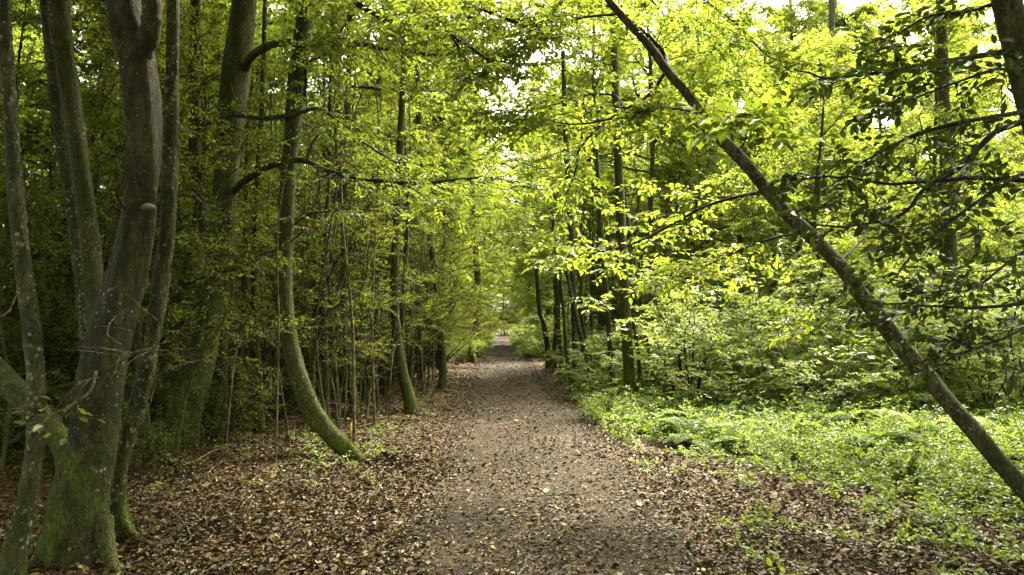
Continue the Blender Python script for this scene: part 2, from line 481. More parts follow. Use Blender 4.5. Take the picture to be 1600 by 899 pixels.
gx = axis((-160, -30, 8), (-30, -10, 1.0), (-10, 10, .22), (10, 30, 1.0), (30, 160, 8))
gy = axis((-40, 0, 2.5), (0, 24, .22), (24, 60, .6), (60, 110, 2), (110, 300, 10))
X, Yg = np.meshgrid(gx, gy, indexing='xy')
Z = height(X, Yg)
ii = np.arange(X.size).reshape(X.shape)
mb = MB()
mb.add(np.stack([X, Yg, Z], -1), np.stack([ii[:-1, :-1], ii[:-1, 1:], ii[1:, 1:], ii[1:, :-1]], -1), 0, True)
tag(mb.build('ground', M_SOIL), 'brown woodland ground strewn with dead leaves', kind='structure')

py_ = axis((-20, 0, 1), (0, 30, .2), (30, 120, .8), (120, 140, 4))
u = np.linspace(-1.55, 1.55, 25)
X = path_x(py_)[:, None] + u[None]
Yp = np.repeat(py_[:, None], len(u), 1)
Z = .012 - .030 * np.abs(u[None]) ** 3 + .006 * wav(X * 3, Yp * 3) - .012 * np.exp(-((np.abs(u[None]) - .55) / .2) ** 2)
ii = np.arange(X.size).reshape(X.shape)
mb = MB()
mb.add(np.stack([X, Yp, Z], -1), np.stack([ii[:-1, :-1], ii[:-1, 1:], ii[1:, 1:], ii[1:, :-1]], -1), 0, True)
tag(mb.build('path', M_PATH), 'straight brown dirt path running away under the trees', kind='structure')


def path_z(x, y):
    uu = np.abs(x - path_x(y))
    return .012 - .030 * uu ** 3 - .012 * np.exp(-((uu - .55) / .2) ** 2)


def surf(x, y):
    return np.maximum(height(x, y), np.where(np.abs(x - path_x(y)) < 1.5, path_z(x, y), -9))


def scatter_litter(rng, n, ylo, yhi, xfun, L, keep):
    y = ylo * (yhi / ylo) ** rng.uniform(0, 1, n)
    x = xfun(y, rng.uniform(0, 1, n))
    k = keep(x, y, rng.uniform(0, 1, n))
    x, y = x[k], y[k]
    n = len(x)
    z = surf(x, y) + rng.uniform(.002, .022, n)
    az = rng.uniform(0, 6.283, n)
    d = np.stack([np.cos(az), np.sin(az), rng.normal(.03, .2, n)], -1)
    nn = nrm(np.stack([rng.normal(0, .27, n), rng.normal(0, .27, n), np.ones(n)], -1))
    return np.stack([x, y, z], -1), d, nn, L * np.clip(rng.lognormal(-.1, .38, n), .35, 1.8) * (1 + np.clip(y - 10, 0, 25) * (.025 if L > .03 else .008))


rng = np.random.default_rng(3)
mb = MB()


def edge_d(x, y):
    return np.abs(x - path_x(y)) - half_w(y, np.sign(x - path_x(y)))


p, d, nn, L = scatter_litter(rng, 250000, 3.6, 45, lambda y, u: path_x(y) - .45 - u * (2.6 + .62 * y), .036, lambda x, y, r: r < np.clip(.72 + edge_d(x, y) * 1.5, 0, 1) ** 2)
leaves(mb, rng, p, d, nn, L, .62, fold=.45, curl=.28)
p, d, nn, L = scatter_litter(rng, 130000, 3.6, 45, lambda y, u: path_x(y) + .45 + u * (1.0 + .55 * y), .036, lambda x, y, r: r < np.clip(.72 + edge_d(x, y) * 1.5, 0, 1) ** 2)
leaves(mb, rng, p, d, nn, L, .62, fold=.45, curl=.28)
LIT = mb

p, d, nn, L = scatter_litter(rng, 3200, 3.6, 40, lambda y, u: path_x(y) + (u - .5) * 2.2, .045, lambda x, y, r: r < .9)
leaves(mb, rng, p, d * np.array([1, 1, .5]), nn, L, .62, fold=.4, curl=.25)
for hx, hy, n_, rr_ in [(-2.7, 5.0, 2600, .55), (-2.55, 5.35, 900, .35), (-2.95, 4.6, 900, .35), (-1.25, 8.45, 900, .45), (-4.0, 9.6, 1600, .6), (-1.6, 13.2, 500, .4), (-2.5, 12.4, 500, .4), (2.1, 14.2, 500, .4), (1.5, 18.2, 300, .3), (-3.7, 10.2, 500, .4)]:
    a_ = rng.uniform(0, 6.283, n_); q_ = np.abs(rng.normal(0, rr_, n_)) + .05
    x_, y_ = hx + np.cos(a_) * q_, hy + np.sin(a_) * q_
    z_ = surf(x_, y_) + .07 * np.exp(-(q_ / (rr_ * .8)) ** 2) * rng.uniform(.2, 1.1, n_)
    nn_ = nrm(np.stack([np.cos(a_) * .35 + rng.normal(0, .35, n_), np.sin(a_) * .35 + rng.normal(0, .35, n_), np.ones(n_)], -1))
    b_ = rng.uniform(0, 6.283, n_)
    leaves(LIT, rng, np.stack([x_, y_, z_], -1), np.stack([np.cos(b_), np.sin(b_), rng.normal(0, .25, n_)], -1), nn_, .042 * rng.lognormal(0, .35, n_), .62, fold=.45, curl=.3)
tag(LIT.build('leaf_litter', M_LITTER), 'curled brown dead leaves covering the woodland floor', kind='stuff')
mb = MB()
p, d, nn, L = scatter_litter(rng, 85000, 3.6, 60, lambda y, u: path_x(y) + (u - .5) * 2.7, .024, lambda x, y, r: r < .92 - .6 * np.exp(-((np.abs(x - path_x(y)) - .52) / .17) ** 2))
p[:, 2] -= .008
leaves(mb, rng, p, d * np.array([1, 1, .4]), nn, L, .7, fold=.4, curl=.2)
tag(mb.build('path_leaf_crumbs', M_CRUMB), 'pale crumbs of trodden leaves scattered on the path', kind='stuff')


# ------------------------------------------------------------------ prototype plants
def crown_mesh(seed, nl, zlo, zhi, length, incl, nsub, ntw, k, L, r0, mats, flat=.7, droop=.12, rich=False, twl=.55, sub_rel=.5, trunk=None, wood_sides=(6, 4), tilt=.35, twigs=True, asp=.6):
    rng = np.random.default_rng(seed)
    mb = MB()
    P0, ln = limbs_from(rng, None, nl, zlo, zhi, length, incl, trunk, droop=droop)
    rr = r0 * (ln / ln.max())[:, None] * np.linspace(1, .25, P0.shape[1])[None]
    tubes(mb, P0, rr, wood_sides[0], 0)
    P1, t1, l1 = side_shoots(rng, P0, nsub, rel=sub_rel, flat=flat, droop=droop)
    tubes(mb, P1, r0 * .35 * (1 - .5 * t1)[:, None] * np.linspace(1, .3, P1.shape[1])[None], wood_sides[1], 0)
    P2, t2, l2 = side_shoots(rng, np.concatenate([P1, P0[:, -5:]]), ntw, absl=twl, flat=flat, npts=3, droop=droop * .8, taper=.35)
    if twigs:
        tubes(mb, P2, np.repeat(np.array([[.0045, .003, .0015]]) * max(1, r0 * 22), len(P2), 0), 3, 0)
    twig_leaves(mb, rng, P2, k, L, asp=asp, rich=rich, tilt=tilt)
    return mb.mesh('crown', mats)


def straight_trunk(seed, h, r, lean=.4, rings=26, sides=10, flare=.9):
    rng = np.random.default_rng(seed)
    z = np.array([-.15, .25 * h, .5 * h, .75 * h, h])
    off = np.cumsum(rng.normal(0, lean * .5, (5, 2)), 0); off -= off[0]
    P = np.column_stack([off, z]); rad = np.array([r, r * .85, r * .7, r * .5, r * .12])
    mbt = trunk_mesh(P, rad, sides, rings, flare=flare, seed=seed, rough=.06)
    fn = lambda zz: np.array([np.interp(zz, z, P[:, 0]), np.interp(zz, z, P[:, 1]), zz])
    return mbt, fn


def part_mesh(name, me, parent, loc=(0, 0, 0)):
    o = bpy.data.objects.new(name, me)
    COL.objects.link(o)
    o.parent = parent
    o.location = loc
    return o


def make_canopy(seed, h, r, zlo, spread, nl=22, L=.105, k=16, mat=M_LEAF, nsub=10, ntw=10):
    t = thing('woodland_tree', 'x', 'tree', (0, 0, -50))
    tm, fn = straight_trunk(seed, h, r)
    tm.build('trunk', M_TRUNK, t)
    me = crown_mesh(seed + 1, nl, zlo, h * .98, lambda u: spread * (1 - .75 * u ** 1.5) * (.65 + .35 * np.minimum(1, u * 4)), (5, 60), nsub, ntw, k, L, r * .4, [M_TWIG, mat], trunk=fn)
    part_mesh('crown', me, t)
    return t


def make_bush(seed, h, mat, L, nstem=9, nsub=8, ntw=6, k=11, rich=True, spread=.5, twl=.4, bare=.2, tilt=.35, flat=.7, name='bush'):
    rng = np.random.default_rng(seed)
    t = thing(name, 'x', 'bush', (0, 0, -50))
    az = np.arange(nstem) * 2.399 + rng.uniform(-.4, .4, nstem)
    el = np.radians(rng.uniform(45, 85, nstem))
    d = np.stack([np.cos(az) * np.cos(el), np.sin(az) * np.cos(el), np.sin(el)], -1)
    s = np.linspace(0, 1, 8)[None, :, None]
    ln = h * rng.uniform(.75, 1.15, nstem)[:, None, None]
    out = nrm(d * np.array([1, 1, 0]))
    wg = np.cumsum(rng.normal(0, .03, (nstem, 8, 3)), 1); wg = (wg - wg[:, :1]) * s
    P0 = out[:, None] * .08 * (1 - s) + ln * (d[:, None] * s + wg + out[:, None] * spread * .4 * s ** 2 - ZUP * .12 * s ** 2) - ZUP * .08
    st = MB(); tubes(st, P0, .016 * np.linspace(1, .2, 8)[None] * (h / 2.2) * rng.uniform(.6, 1.2, (nstem, 1)), 6, 0)
    st.build('stem', M_TWIG, t)
    mb = MB()
    P1, t1, l1 = side_shoots(rng, P0, nsub, rel=.42, flat=flat, droop=.1, tmin=bare)
    tubes(mb, P1, np.repeat(.006 * np.linspace(1, .3, 5)[None], len(P1), 0), 4, 0)
    P2, t2, l2 = side_shoots(rng, np.concatenate([P1, P0[:, -5:]]), ntw, absl=twl, npts=3, flat=flat, droop=.1, taper=.3)
    tubes(mb, P2, np.repeat(np.array([[.003, .002, .001]]), len(P2), 0), 3, 0)
    twig_leaves(mb, rng, P2, k, L, rich=rich, tilt=tilt)
    mb.build('foliage', [M_TWIG, mat], t)
    return t


def make_sapling(seed, h, r, mat, L, nl=16, zlo=.25, ln=1.0, nsub=5, ntw=4, k=10, trunk_mat=M_TRUNK, name='sapling', twl=.3, lean=.3):
    t = thing(name, 'x', 'sapling', (0, 0, -50))
    tm, fn = straight_trunk(seed, h, r, lean=lean, rings=16, sides=7, flare=.4)
    tm.build('trunk', trunk_mat, t)
    me = crown_mesh(seed + 1, nl, h * zlo, h * .98, lambda u: ln * (1 - .6 * u), (0, 50), nsub, ntw, k, L, r * .4, [M_TWIG, mat], trunk=fn, twl=twl, flat=.6, wood_sides=(5, 3), sub_rel=.55)
    part_mesh('crown', me, t)
    return t


# ------------------------------------------------------------------ hero trees, placed from the photograph
def hero_tree(name, label, cat, ctrl, mat, sides=20, rings=90, flare=.0, flare_h=.35, rough=.05, seed=0, lobes=5, group=None, part='trunk', fur=None):
    """ctrl rows: px, py, width px, depth -- foot first"""
    c = np.asarray(ctrl, float)
    if len(c) > 20:
        c[1:-1] = (c[:-2] + 4 * c[1:-1] + c[2:]) / 6
    P = at(c[:, 0], c[:, 1], c[:, 3])
    rad = c[:, 2] * .5 * c[:, 3] / F * .92 * np.cos(np.arctan((c[:, 0] - 800) / F))
    base = P[0].copy(); gz = float(height(base[0], base[1]))
    base[2] = gz
    P[0, 2] = min(P[0, 2], gz) - .12
    t = thing(name, label, cat, base, group)
    tm = trunk_mesh(P - base, rad, sides, rings, flare, flare_h, rough, seed, lobes)
    tr = tm.build(part, mat, t)
    if fur:
        r3 = np.random.default_rng(seed + 77)
        V = tm.v[0].reshape(rings, sides, 3).astype(float)
        n = fur[0]
        Cn = V.mean(1)
        ok = np.where((Cn[:, 2] < fur[1]) & (Cn[:, 2] > -.05))[0]
        i = r3.choice(ok[:-1] if len(ok) > 1 else ok, n); j = r3.integers(0, sides, n)
        keep = r3.uniform(0, 1, n) < np.clip(1.15 - Cn[i, 2] / fur[1], 0, 1) * np.clip(.55 + 2.2 * np.sin(i * .55 + seed) * np.sin(j * 1.1 + i * .13), .05, 1)
        i, j = i[keep], j[keep]; n = len(i)
        a_, b_ = r3.uniform(0, 1, (2, n, 1))
        p = (V[i, j] * (1 - a_) + V[i, (j + 1) % sides] * a_) * (1 - b_) + (V[np.minimum(i + 1, rings - 1), j] * (1 - a_) + V[np.minimum(i + 1, rings - 1), (j + 1) % sides] * a_) * b_
        o_ = nrm(p - Cn[i]); dd = nrm(o_ + r3.normal(0, .75, (n, 3)) - ZUP * .15)
        m3 = MB(); leaves(m3, r3, p - o_ * .002, dd, nrm(r3.normal(0, 1, (n, 3)) + o_), fur[2] * r3.uniform(.5, 1.3, n), .35, rich=False)
        m3.build('moss', M_MOSS, t)
    t['_b'] = [float(v) for v in base]
    return t


def hero_branch(tree, ctrl, r0, r1, wood, leafmat=None, seed=0, nsub=0, ntw=5, k=10, L=.075, rel=.35, twl=.35, flat=.85, rich=True, droop=.06, sides=7, tmin=.2, asp=.55, tilt=.25, sub_abs=None, jit=.28):
    rng = np.random.default_rng(seed)
    base = np.array(tree['_b'])
    c = np.asarray(ctrl, float)
    P = at(c[:, 0], c[:, 1], c[:, 2]) - base
    C = resample(P, max(10, 6 * len(P)))
    C += np.cumsum(rng.normal(0, .004, C.shape), 0) * np.linspace(0, 1, len(C))[:, None]
    rad = np.linspace(r0, r1, len(C)) * rng.uniform(.88, 1.12, len(C))
    mb = MB(); tubes(mb, C, rad, sides, 0)
    fol = MB()
    if nsub:
        P1, t1, _ = side_shoots(rng, C[None], nsub, rel=rel, absl=sub_abs, tmin=tmin, flat=flat, droop=droop, npts=6)
        tubes(mb, P1, max(.003, r1 * .9) * (1.1 - .5 * t1)[:, None] * np.linspace(1, .3, 6)[None], 5, 0)
        P2, t2, _ = side_shoots(rng, np.concatenate([P1, C[None, np.linspace(len(C) // 2, len(C) - 1, 6).astype(int)]]), ntw, absl=twl, npts=3, flat=flat, droop=droop, taper=.3)
        tubes(mb, P2, np.repeat(np.array([[.0028, .002, .001]]), len(P2), 0), 3, 0)
        if leafmat:
            twig_leaves(fol, rng, P2, k, L, rich=rich, mat=0, asp=asp, tilt=tilt, jitter=jit)
    b = mb.build('branch', wood, tree)
    if fol.n:
        fol.build('foliage', leafmat, b)
    return b


# ---- left side
beech = hero_tree('beech_tree', 'thick beech trunk with wide mossy foot and pale lichen spots at the left', 'tree',
    [(120, 893, 118, 5.0), (118, 855, 112, 5.0), (122, 800, 104, 5.0), (132, 740, 94, 5.02), (144, 680, 86, 5.05), (158, 600, 82, 5.1), (180, 500, 72, 5.15), (205, 400, 66, 5.2), (219, 300, 62, 5.2),
     (224, 200, 63, 5.2), (218, 110, 60, 5.2), (197, 20, 62, 5.2), (185, -60, 56, 5.2), (180, -250, 50, 5.3), (190, -600, 42, 5.5), (210, -1100, 30, 5.6)],
    M_BEECH, 26, 150, flare=.62, flare_h=.15, rough=.085, seed=4, lobes=4, fur=(11000, 1.25, .016))
b0 = np.array(beech['_b'])
for q, (x0, y0, x1, y1, r) in enumerate([(84, 862, 34, 888, .05), (158, 866, 190, 898, .055)]):
    e_ = at(x1, y1, CZ * F / (y1 - 508)); s_ = at(x0, y0, 4.98)
    C = resample(np.stack([s_ + [0, 0, .22], s_ * .6 + e_ * .4 + [0, 0, .02], e_ - [0, 0, .05], e_ + (e_ - s_) * .4 - [0, 0, .12]]), 20) - b0
    mb = MB(); tubes(mb, C, np.linspace(r * 1.15, r * .3, 20) * np.random.default_rng(q).uniform(.9, 1.1, 20), 10, 0)
    mb.build('root', M_MOSSY, beech)
# stub of a second fork and the bracket fungus
hero_branch(beech, [(212, 105, 5.2), (234, 50, 5.12), (238, 10, 5.1), (225, -40, 5.1), (240, -200, 5.1)], .07, .05, M_BEECH, sides=12)
mb = MB()
a = np.linspace(0, math.pi, 9)
rings = []
for rr, zz in ((.0, .034), (.025, .030), (.042, .016), (.046, .002), (.034, -.012), (.0, -.016)):
    rings.append(np.stack([np.cos(a) * rr, -np.sin(a) * rr * 1.1, np.full(9, zz)], -1))
v = np.array(rings); ii = np.arange(54).reshape(6, 9)
mb.add(v, np.stack([ii[:-1, :-1], ii[:-1, 1:], ii[1:, 1:], ii[1:, :-1]], -1), 0, True)
mb.build('bracket_fungus', M_FUNGUS, beech, at(232, 326, 5.085) - b0)
hero_branch(beech, [(205, 333, 5.1), (190, 320, 5.05), (183, 302, 5.0), (188, 294, 4.98), (215, 282, 4.95)], .009, .004, M_TWIG)
hero_branch(beech, [(150, 612, 5.0), (160, 590, 4.7), (172, 575, 4.6), (195, 562, 4.5), (225, 556, 4.45), (245, 562, 4.4)], .007, .002, M_PALE, nsub=4, ntw=3, rel=.3)
hero_branch(beech, [(150, 580, 4.7), (142, 610, 4.65), (110, 635, 4.6), (75, 658, 4.55), (35, 656, 4.5)], .009, .004, M_PALE, nsub=5, ntw=3, rel=.35, leafmat=M_LEAF, k=1)
hero_branch(beech, [(180, 495, 5.0), (170, 510, 4.8), (172, 530, 4.75), (190, 545, 4.7)], .004, .002, M_PALE)

stem = hero_tree('crooked_tree', 'slim crooked lichen stem with a mossy root beside the thick beech', 'tree',
    [(205, 858, 40, 5.35), (194, 830, 36, 5.35), (186, 790, 28, 5.35), (186, 740, 27, 5.35), (200, 680, 30, 5.35), (224, 600, 32, 5.4), (238, 530, 30, 5.5), (250, 450, 32, 5.5),
     (262, 350, 28, 5.5), (266, 250, 28, 5.5), (268, 150, 25, 5.5), (270, 60, 23, 5.5), (270, -40, 22, 5.5), (262, -300, 20, 5.6), (250, -700, 12, 5.7)],
    M_OLD, 16, 120, flare=.35, flare_h=.12, rough=.09, seed=9, fur=(3500, .6, .016))
hero_branch(stem, [(186, 770, 5.36), (192, 806, 5.32), (206, 836, 5.29), (226, 854, 5.26), (252, 872, 5.22)], .03, .03, M_MOSSY, sides=10)
tag(hero_branch(stem, [(205, 690, 5.3), (228, 650, 5.2), (242, 600, 5.1), (250, 500, 5.0), (262, 440, 4.9)], .006, .003, M_PALE, nsub=4, ntw=2), 'pale dead twig')

edge = hero_tree('spotted_tree', 'slim leaning trunk spotted with lichen at the far left edge', 'tree',
    [(8, 925, 62, 4.6), (18, 890, 50, 4.6), (32, 830, 40, 4.6), (45, 770, 36, 4.65), (55, 690, 33, 4.7), (57, 600, 33, 4.75), (48, 500, 33, 4.8), (36, 420, 31, 4.85), (26, 320, 32, 4.9), (18, 200, 28, 4.95),
     (10, 90, 26, 5.0), (4, -20, 24, 5.0), (-10, -300, 20, 5.1), (-30, -700, 12, 5.2)],
    M_OLD, 16, 120, flare=.5, flare_h=.15, rough=.07, seed=12, fur=(5000, .7, .016))
hero_branch(edge, [(30, 450, 4.75), (15, 485, 4.5), (-10, 500, 4.3)], .006, .003, M_PALE)

lean_l = hero_tree('leaning_tree', 'dark bowed trunk bent low behind the thick beech at the left edge', 'tree',
    [(122, 745, 46, 6.4), (104, 705, 46, 6.4), (72, 665, 46, 6.5), (35, 622, 48, 6.6), (-5, 580, 46, 6.7), (-70, 500, 42, 6.9), (-130, 380, 36, 7.1), (-160, 150, 30, 7.3), (-165, -200, 22, 7.4)],
    M_MOSSY, 16, 70, rough=.06, seed=15, fur=(4000, 1.0, .018))

twin = hero_tree('dark_tree', 'dark trunk of the close pair behind the thick beech, leaning right', 'tree',
    [(172, 775, 50, 7.2), (166, 700, 44, 7.2), (160, 600, 42, 7.2), (150, 480, 38, 7.3), (136, 340, 34, 7.4), (120, 220, 34, 7.4), (104, 110, 36, 7.5), (92, 0, 40, 7.5), (80, -200, 36, 7.6), (60, -600, 24, 7.7)],
    M_TRUNK, 14, 80, flare=.4, rough=.06, seed=18)
twin2 = hero_tree('dark_tree', 'paler trunk of the close pair behind the thick beech, forking near the ground', 'tree',
    [(150, 770, 42, 7.6), (148, 700, 34, 7.6), (142, 600, 32, 7.6), (130, 450, 28, 7.6), (112, 320, 26, 7.7), (92, 180, 26, 7.7), (78, 60, 24, 7.7), (70, -60, 22, 7.8), (60, -500, 14, 7.9)],
    M_OLD, 14, 80, flare=.4, rough=.06, seed=21)

mossy = hero_tree('mossy_tree', 'lichen grey tree with a swollen bright mossy base, left of the curved trunk', 'tree',
    [(278, 712, 74, 9.6), (283, 680, 62, 9.6), (295, 630, 52, 9.6), (312, 575, 48, 9.7), (328, 500, 44, 9.8), (341, 420, 42, 9.9), (350, 330, 44, 9.9), (356, 240, 46, 9.9), (366, 140, 46, 9.9), (376, 50, 48, 9.9),
     (384, -30, 44, 9.9), (392, -200, 38, 9.9), (400, -500, 26, 9.9)],
    M_MOSSY, 20, 110, flare=.4, flare_h=.3, rough=.07, seed=24, fur=(9000, 2.0, .022))
hero_branch(mossy, [(383, 110, 9.9), (392, 90, 9.6), (420, 72, 9.2), (455, 66, 8.9), (500, 66, 8.7), (550, 63, 8.5), (580, 70, 8.3), (640, 79, 8.0), (700, 82, 7.8), (760, 70, 7.6)], .055, .012, M_TRUNK, M_LEAF, 31, nsub=22, ntw=6, k=10, L=.055, rel=.28, twl=.3, tmin=.45)
hero_branch(mossy, [(300, 205, 10.0), (330, 190, 9.6), (365, 180, 9.2), (410, 184, 8.9), (460, 178, 8.7), (495, 168, 8.5), (520, 182, 8.3), (545, 207, 8.1), (580, 234, 7.9), (612, 255, 7.7)], .036, .009, M_TRUNK, M_LEAF, 32, nsub=18, ntw=6, k=10, L=.052, rel=.30, twl=.3, tmin=.5)
hero_branch(mossy, [(365, 300, 9.8), (380, 285, 9.5), (410, 266, 9.2), (440, 254, 9.0), (475, 252, 8.8), (505, 266, 8.6), (545, 277, 8.4), (600, 285, 8.2), (670, 289, 8.0), (760, 282, 7.8), (830, 300, 7.6)], .046, .010, M_TRUNK, M_LEAF, 33, nsub=20, ntw=6, k=10, L=.052, rel=.28, tmin=.5, twl=.3)
hero_branch(mossy, [(478, 252, 8.8), (490, 220, 8.7), (500, 208, 8.7), (482, 200, 8.7)], .014, .006, M_TRUNK, nsub=4, ntw=3, rel=.5)
hero_branch(mossy, [(300, 300, 9.4), (318, 318, 9.0), (335, 326, 8.8), (352, 316, 8.7), (372, 316, 8.6), (392, 320, 8.6), (415, 335, 8.5)], .011, .005, M_PALE)
hero_branch(mossy, [(352, 345, 9.6), (420, 395, 9.2), (470, 345, 8.8), (540, 330, 8.5), (610, 335, 8.2)], .012, .005, M_TWIG, M_THICK, 35, nsub=10, ntw=4, k=7, L=.05, rel=.3)

mossy2 = hero_tree('mossy_tree', 'brown upright trunk close against the swollen mossy tree', 'tree',
    [(338, 700, 34, 10.2), (340, 650, 28, 10.2), (345, 560, 26, 10.2), (342, 450, 24, 10.3), (310, 300, 22, 10.4), (303, 150, 20, 10.4), (306, 0, 19, 10.4), (310, -300, 14, 10.4)],
    M_TRUNK, 14, 80, flare=.5, rough=.07, seed=25, fur=(2500, .8, .02))

curved = hero_tree('curved_tree', 'tree with a bowed trunk curving down to a mossy foot by the path', 'tree',
    [(612, 742, 5, 8.35), (588, 735, 12, 8.45), (566, 724, 20, 8.55), (545, 707, 28, 8.65), (518, 682, 33, 8.7), (490, 645, 34, 8.75), (470, 600, 33, 8.8), (456, 550, 31, 8.85), (447, 490, 29, 8.9), (444, 420, 27, 8.9), (448, 340, 28, 8.9), (452, 260, 27, 8.9),
     (460, 180, 31, 8.9), (468, 90, 32, 8.9), (480, 10, 30, 8.9), (492, -80, 28, 8.9), (500, -300, 22, 8.9), (500, -600, 14, 8.9)],
    M_MOSSY, 18, 120, rough=.085, seed=27, fur=(9000, 1.3, .02))
hero_branch(curved, [(474, 160, 8.85), (478, 130, 8.8), (480, 100, 8.7), (505, 88, 8.5), (520, 78, 8.4), (535, 50, 8.2), (560, 20, 8.0)], .022, .008, M_TWIG, M_LEAF, 36, nsub=16, ntw=7, k=10, L=.055, rel=.4)
hero_branch(curved, [(496, 265, 8.8), (500, 290, 8.7), (492, 320, 8.6), (475, 360, 8.5), (450, 385, 8.5), (400, 410, 8.4)], .016, .007, M_TWIG, nsub=5, ntw=3, rel=.3)
for q, (xs, ys, yy) in enumerate([([490, 560, 650, 740, 850], [-30, -10, 10, 25, 30], 8.6), ([480, 560, 640, 720, 800, 880], [-150, -90, -40, 0, 30, 60], 8.2), ([470, 520, 600, 690, 780], [-60, -20, 30, 50, 110], 7.6)]):
    hero_branch(curved, [(x, y, yy - i * .35) for i, (x, y) in enumerate(zip(xs, ys))], .03, .008, M_TWIG, M_LEAF, 40 + q, nsub=32, ntw=7, k=11, L=.056, rel=.3)

# smaller mossy stems between the curved tree and the path
for ctrl, lab, m in [
    ([(646, 655, 26, 13.2), (640, 625, 22, 13.2), (630, 585, 18, 13.2), (622, 540, 17, 13.2), (616, 470, 15, 13.2), (618, 380, 14, 13.2), (624, 250, 13, 13.2), (630, 100, 10, 13.2), (632, -100, 6, 13.2)], 'mossy footed tree leaning left near the pale bare stems', M_MOSSY),
    ([(640, 640, 10, 14), (632, 580, 9, 14), (628, 500, 9, 14), (634, 400, 8, 14), (640, 250, 7, 14)], 'thin dark stem right behind the mossy footed leaning tree', M_TRUNK),
    ([(552, 665, 22, 12.4), (553, 630, 17, 12.4), (546, 580, 14, 12.4), (540, 500, 13, 12.4), (538, 400, 13, 12.4), (540, 280, 12, 12.4), (545, 100, 10, 12.4), (548, -80, 8, 12.4)], 'upright thin tree with green mossy foot just right of the curved trunk', M_MOSSY),
    ([(510, 660, 12, 11.6), (508, 560, 11, 11.6), (506, 460, 10, 11.6), (512, 330, 9, 11.6), (515, 200, 8, 11.6), (520, 0, 7, 11.6)], 'thin straight stem directly behind the bowed trunk', M_TRUNK),
    ([(690, 610, 16, 18.5), (692, 570, 12, 18.5), (688, 520, 11, 18.5), (680, 430, 10, 18.5), (660, 300, 10, 18.5), (652, 100, 9, 18.5)], 'mossy upright stem at the left path edge before the sunlit gap', M_MOSSY),
    ([(735, 565, 15, 31), (738, 540, 13, 31), (745, 505, 12, 31), (748, 460, 11, 31), (740, 350, 10, 31), (735, 200, 8, 31)], 'dark leaning tree on the left beside the far sunlit plants', M_TRUNK),
    ([(410, 690, 14, 10.8), (405, 600, 12, 10.8), (398, 480, 11, 10.8), (400, 330, 10, 10.8), (410, 150, 9, 10.8), (415, -30, 8, 10.8)], 'thin stem between the swollen mossy tree and the bowed trunk', M_TRUNK)]:
    hero_tree('slender_tree', lab, 'tree', ctrl, m, 10, 60, flare=.3, flare_h=.2, rough=.07, seed=len(lab))

for ctrl, lab in [
    ([(570, 668, 7, 12.2), (575, 625, 6, 12.2), (583, 585, 6, 12.2), (593, 555, 7, 12.2), (600, 543, 4, 12.2)], 'thick pale bare stem leaning right, snapped off at the top'),
    ([(602, 658, 5, 12.8), (608, 610, 4, 12.8), (611, 575, 4, 12.8), (616, 545, 4, 12.8), (626, 520, 3, 12.8)], 'pale slightly crooked bare stem, second right of the bowed trunk'),
    ([(536, 660, 5, 12.2), (540, 620, 4, 12.2), (541, 560, 4, 12.2), (540, 490, 4, 12.2), (541, 480, 3, 12.2)], 'pale straight bare stem close by the green mossy foot'),
    ([(432, 610, 4, 8.2), (436, 520, 3, 8.2), (434, 440, 3, 8.2), (436, 340, 3, 8.2), (452, 240, 2, 8.2)], 'long thin pale bare shoot rising in front of the bowed trunk'),
    ([(530, 658, 4, 11.4), (522, 610, 3, 11.4), (514, 580, 3, 11.4), (500, 540, 3, 11.4)], 'short pale bare stem leaning left beside the bowed trunk'),
    ([(352, 690, 4, 9.2), (362, 600, 4, 9.2), (372, 540, 3, 9.2), (395, 500, 3, 9.2)], 'pale bare shoot in front of the swollen mossy tree')]:
    hero_tree('bare_stem', lab, 'stem', ctrl, M_PALE, 6, 24, rough=.05, seed=len(lab), part='stem')

# ---- right side
lean = hero_tree('leaning_tree', 'long slim trunk leaning left in a diagonal arch over the right side', 'tree',
    [(1712, 905, 48, 4.9), (1690, 868, 42, 4.95), (1600, 764, 36, 5.1), (1560, 722, 33, 5.18), (1522, 671, 35, 5.25), (1484, 634, 31, 5.3), (1450, 588, 33, 5.4), (1408, 545, 29, 5.48), (1372, 492, 31, 5.55), (1340, 458, 27, 5.6), (1316, 414, 28, 5.7), (1290, 392, 25, 5.78), (1256, 358, 25, 5.85), (1224, 331, 22, 5.95), (1200, 300, 24, 6.0), (1172, 262, 21, 6.05), (1150, 240, 22, 6.1),
     (1122, 214, 18, 6.15), (1096, 180, 19, 6.2), (1072, 142, 16, 6.25), (1045, 116, 17, 6.3), (1020, 78, 14, 6.35), (1003, 60, 13, 6.4), (968, 22, 13, 6.45), (930, -25, 10, 6.5), (870, -90, 8, 6.5), (790, -160, 4, 6.5)],
    M_LEAN, 18, 200, flare=.2, rough=.055, seed=51)
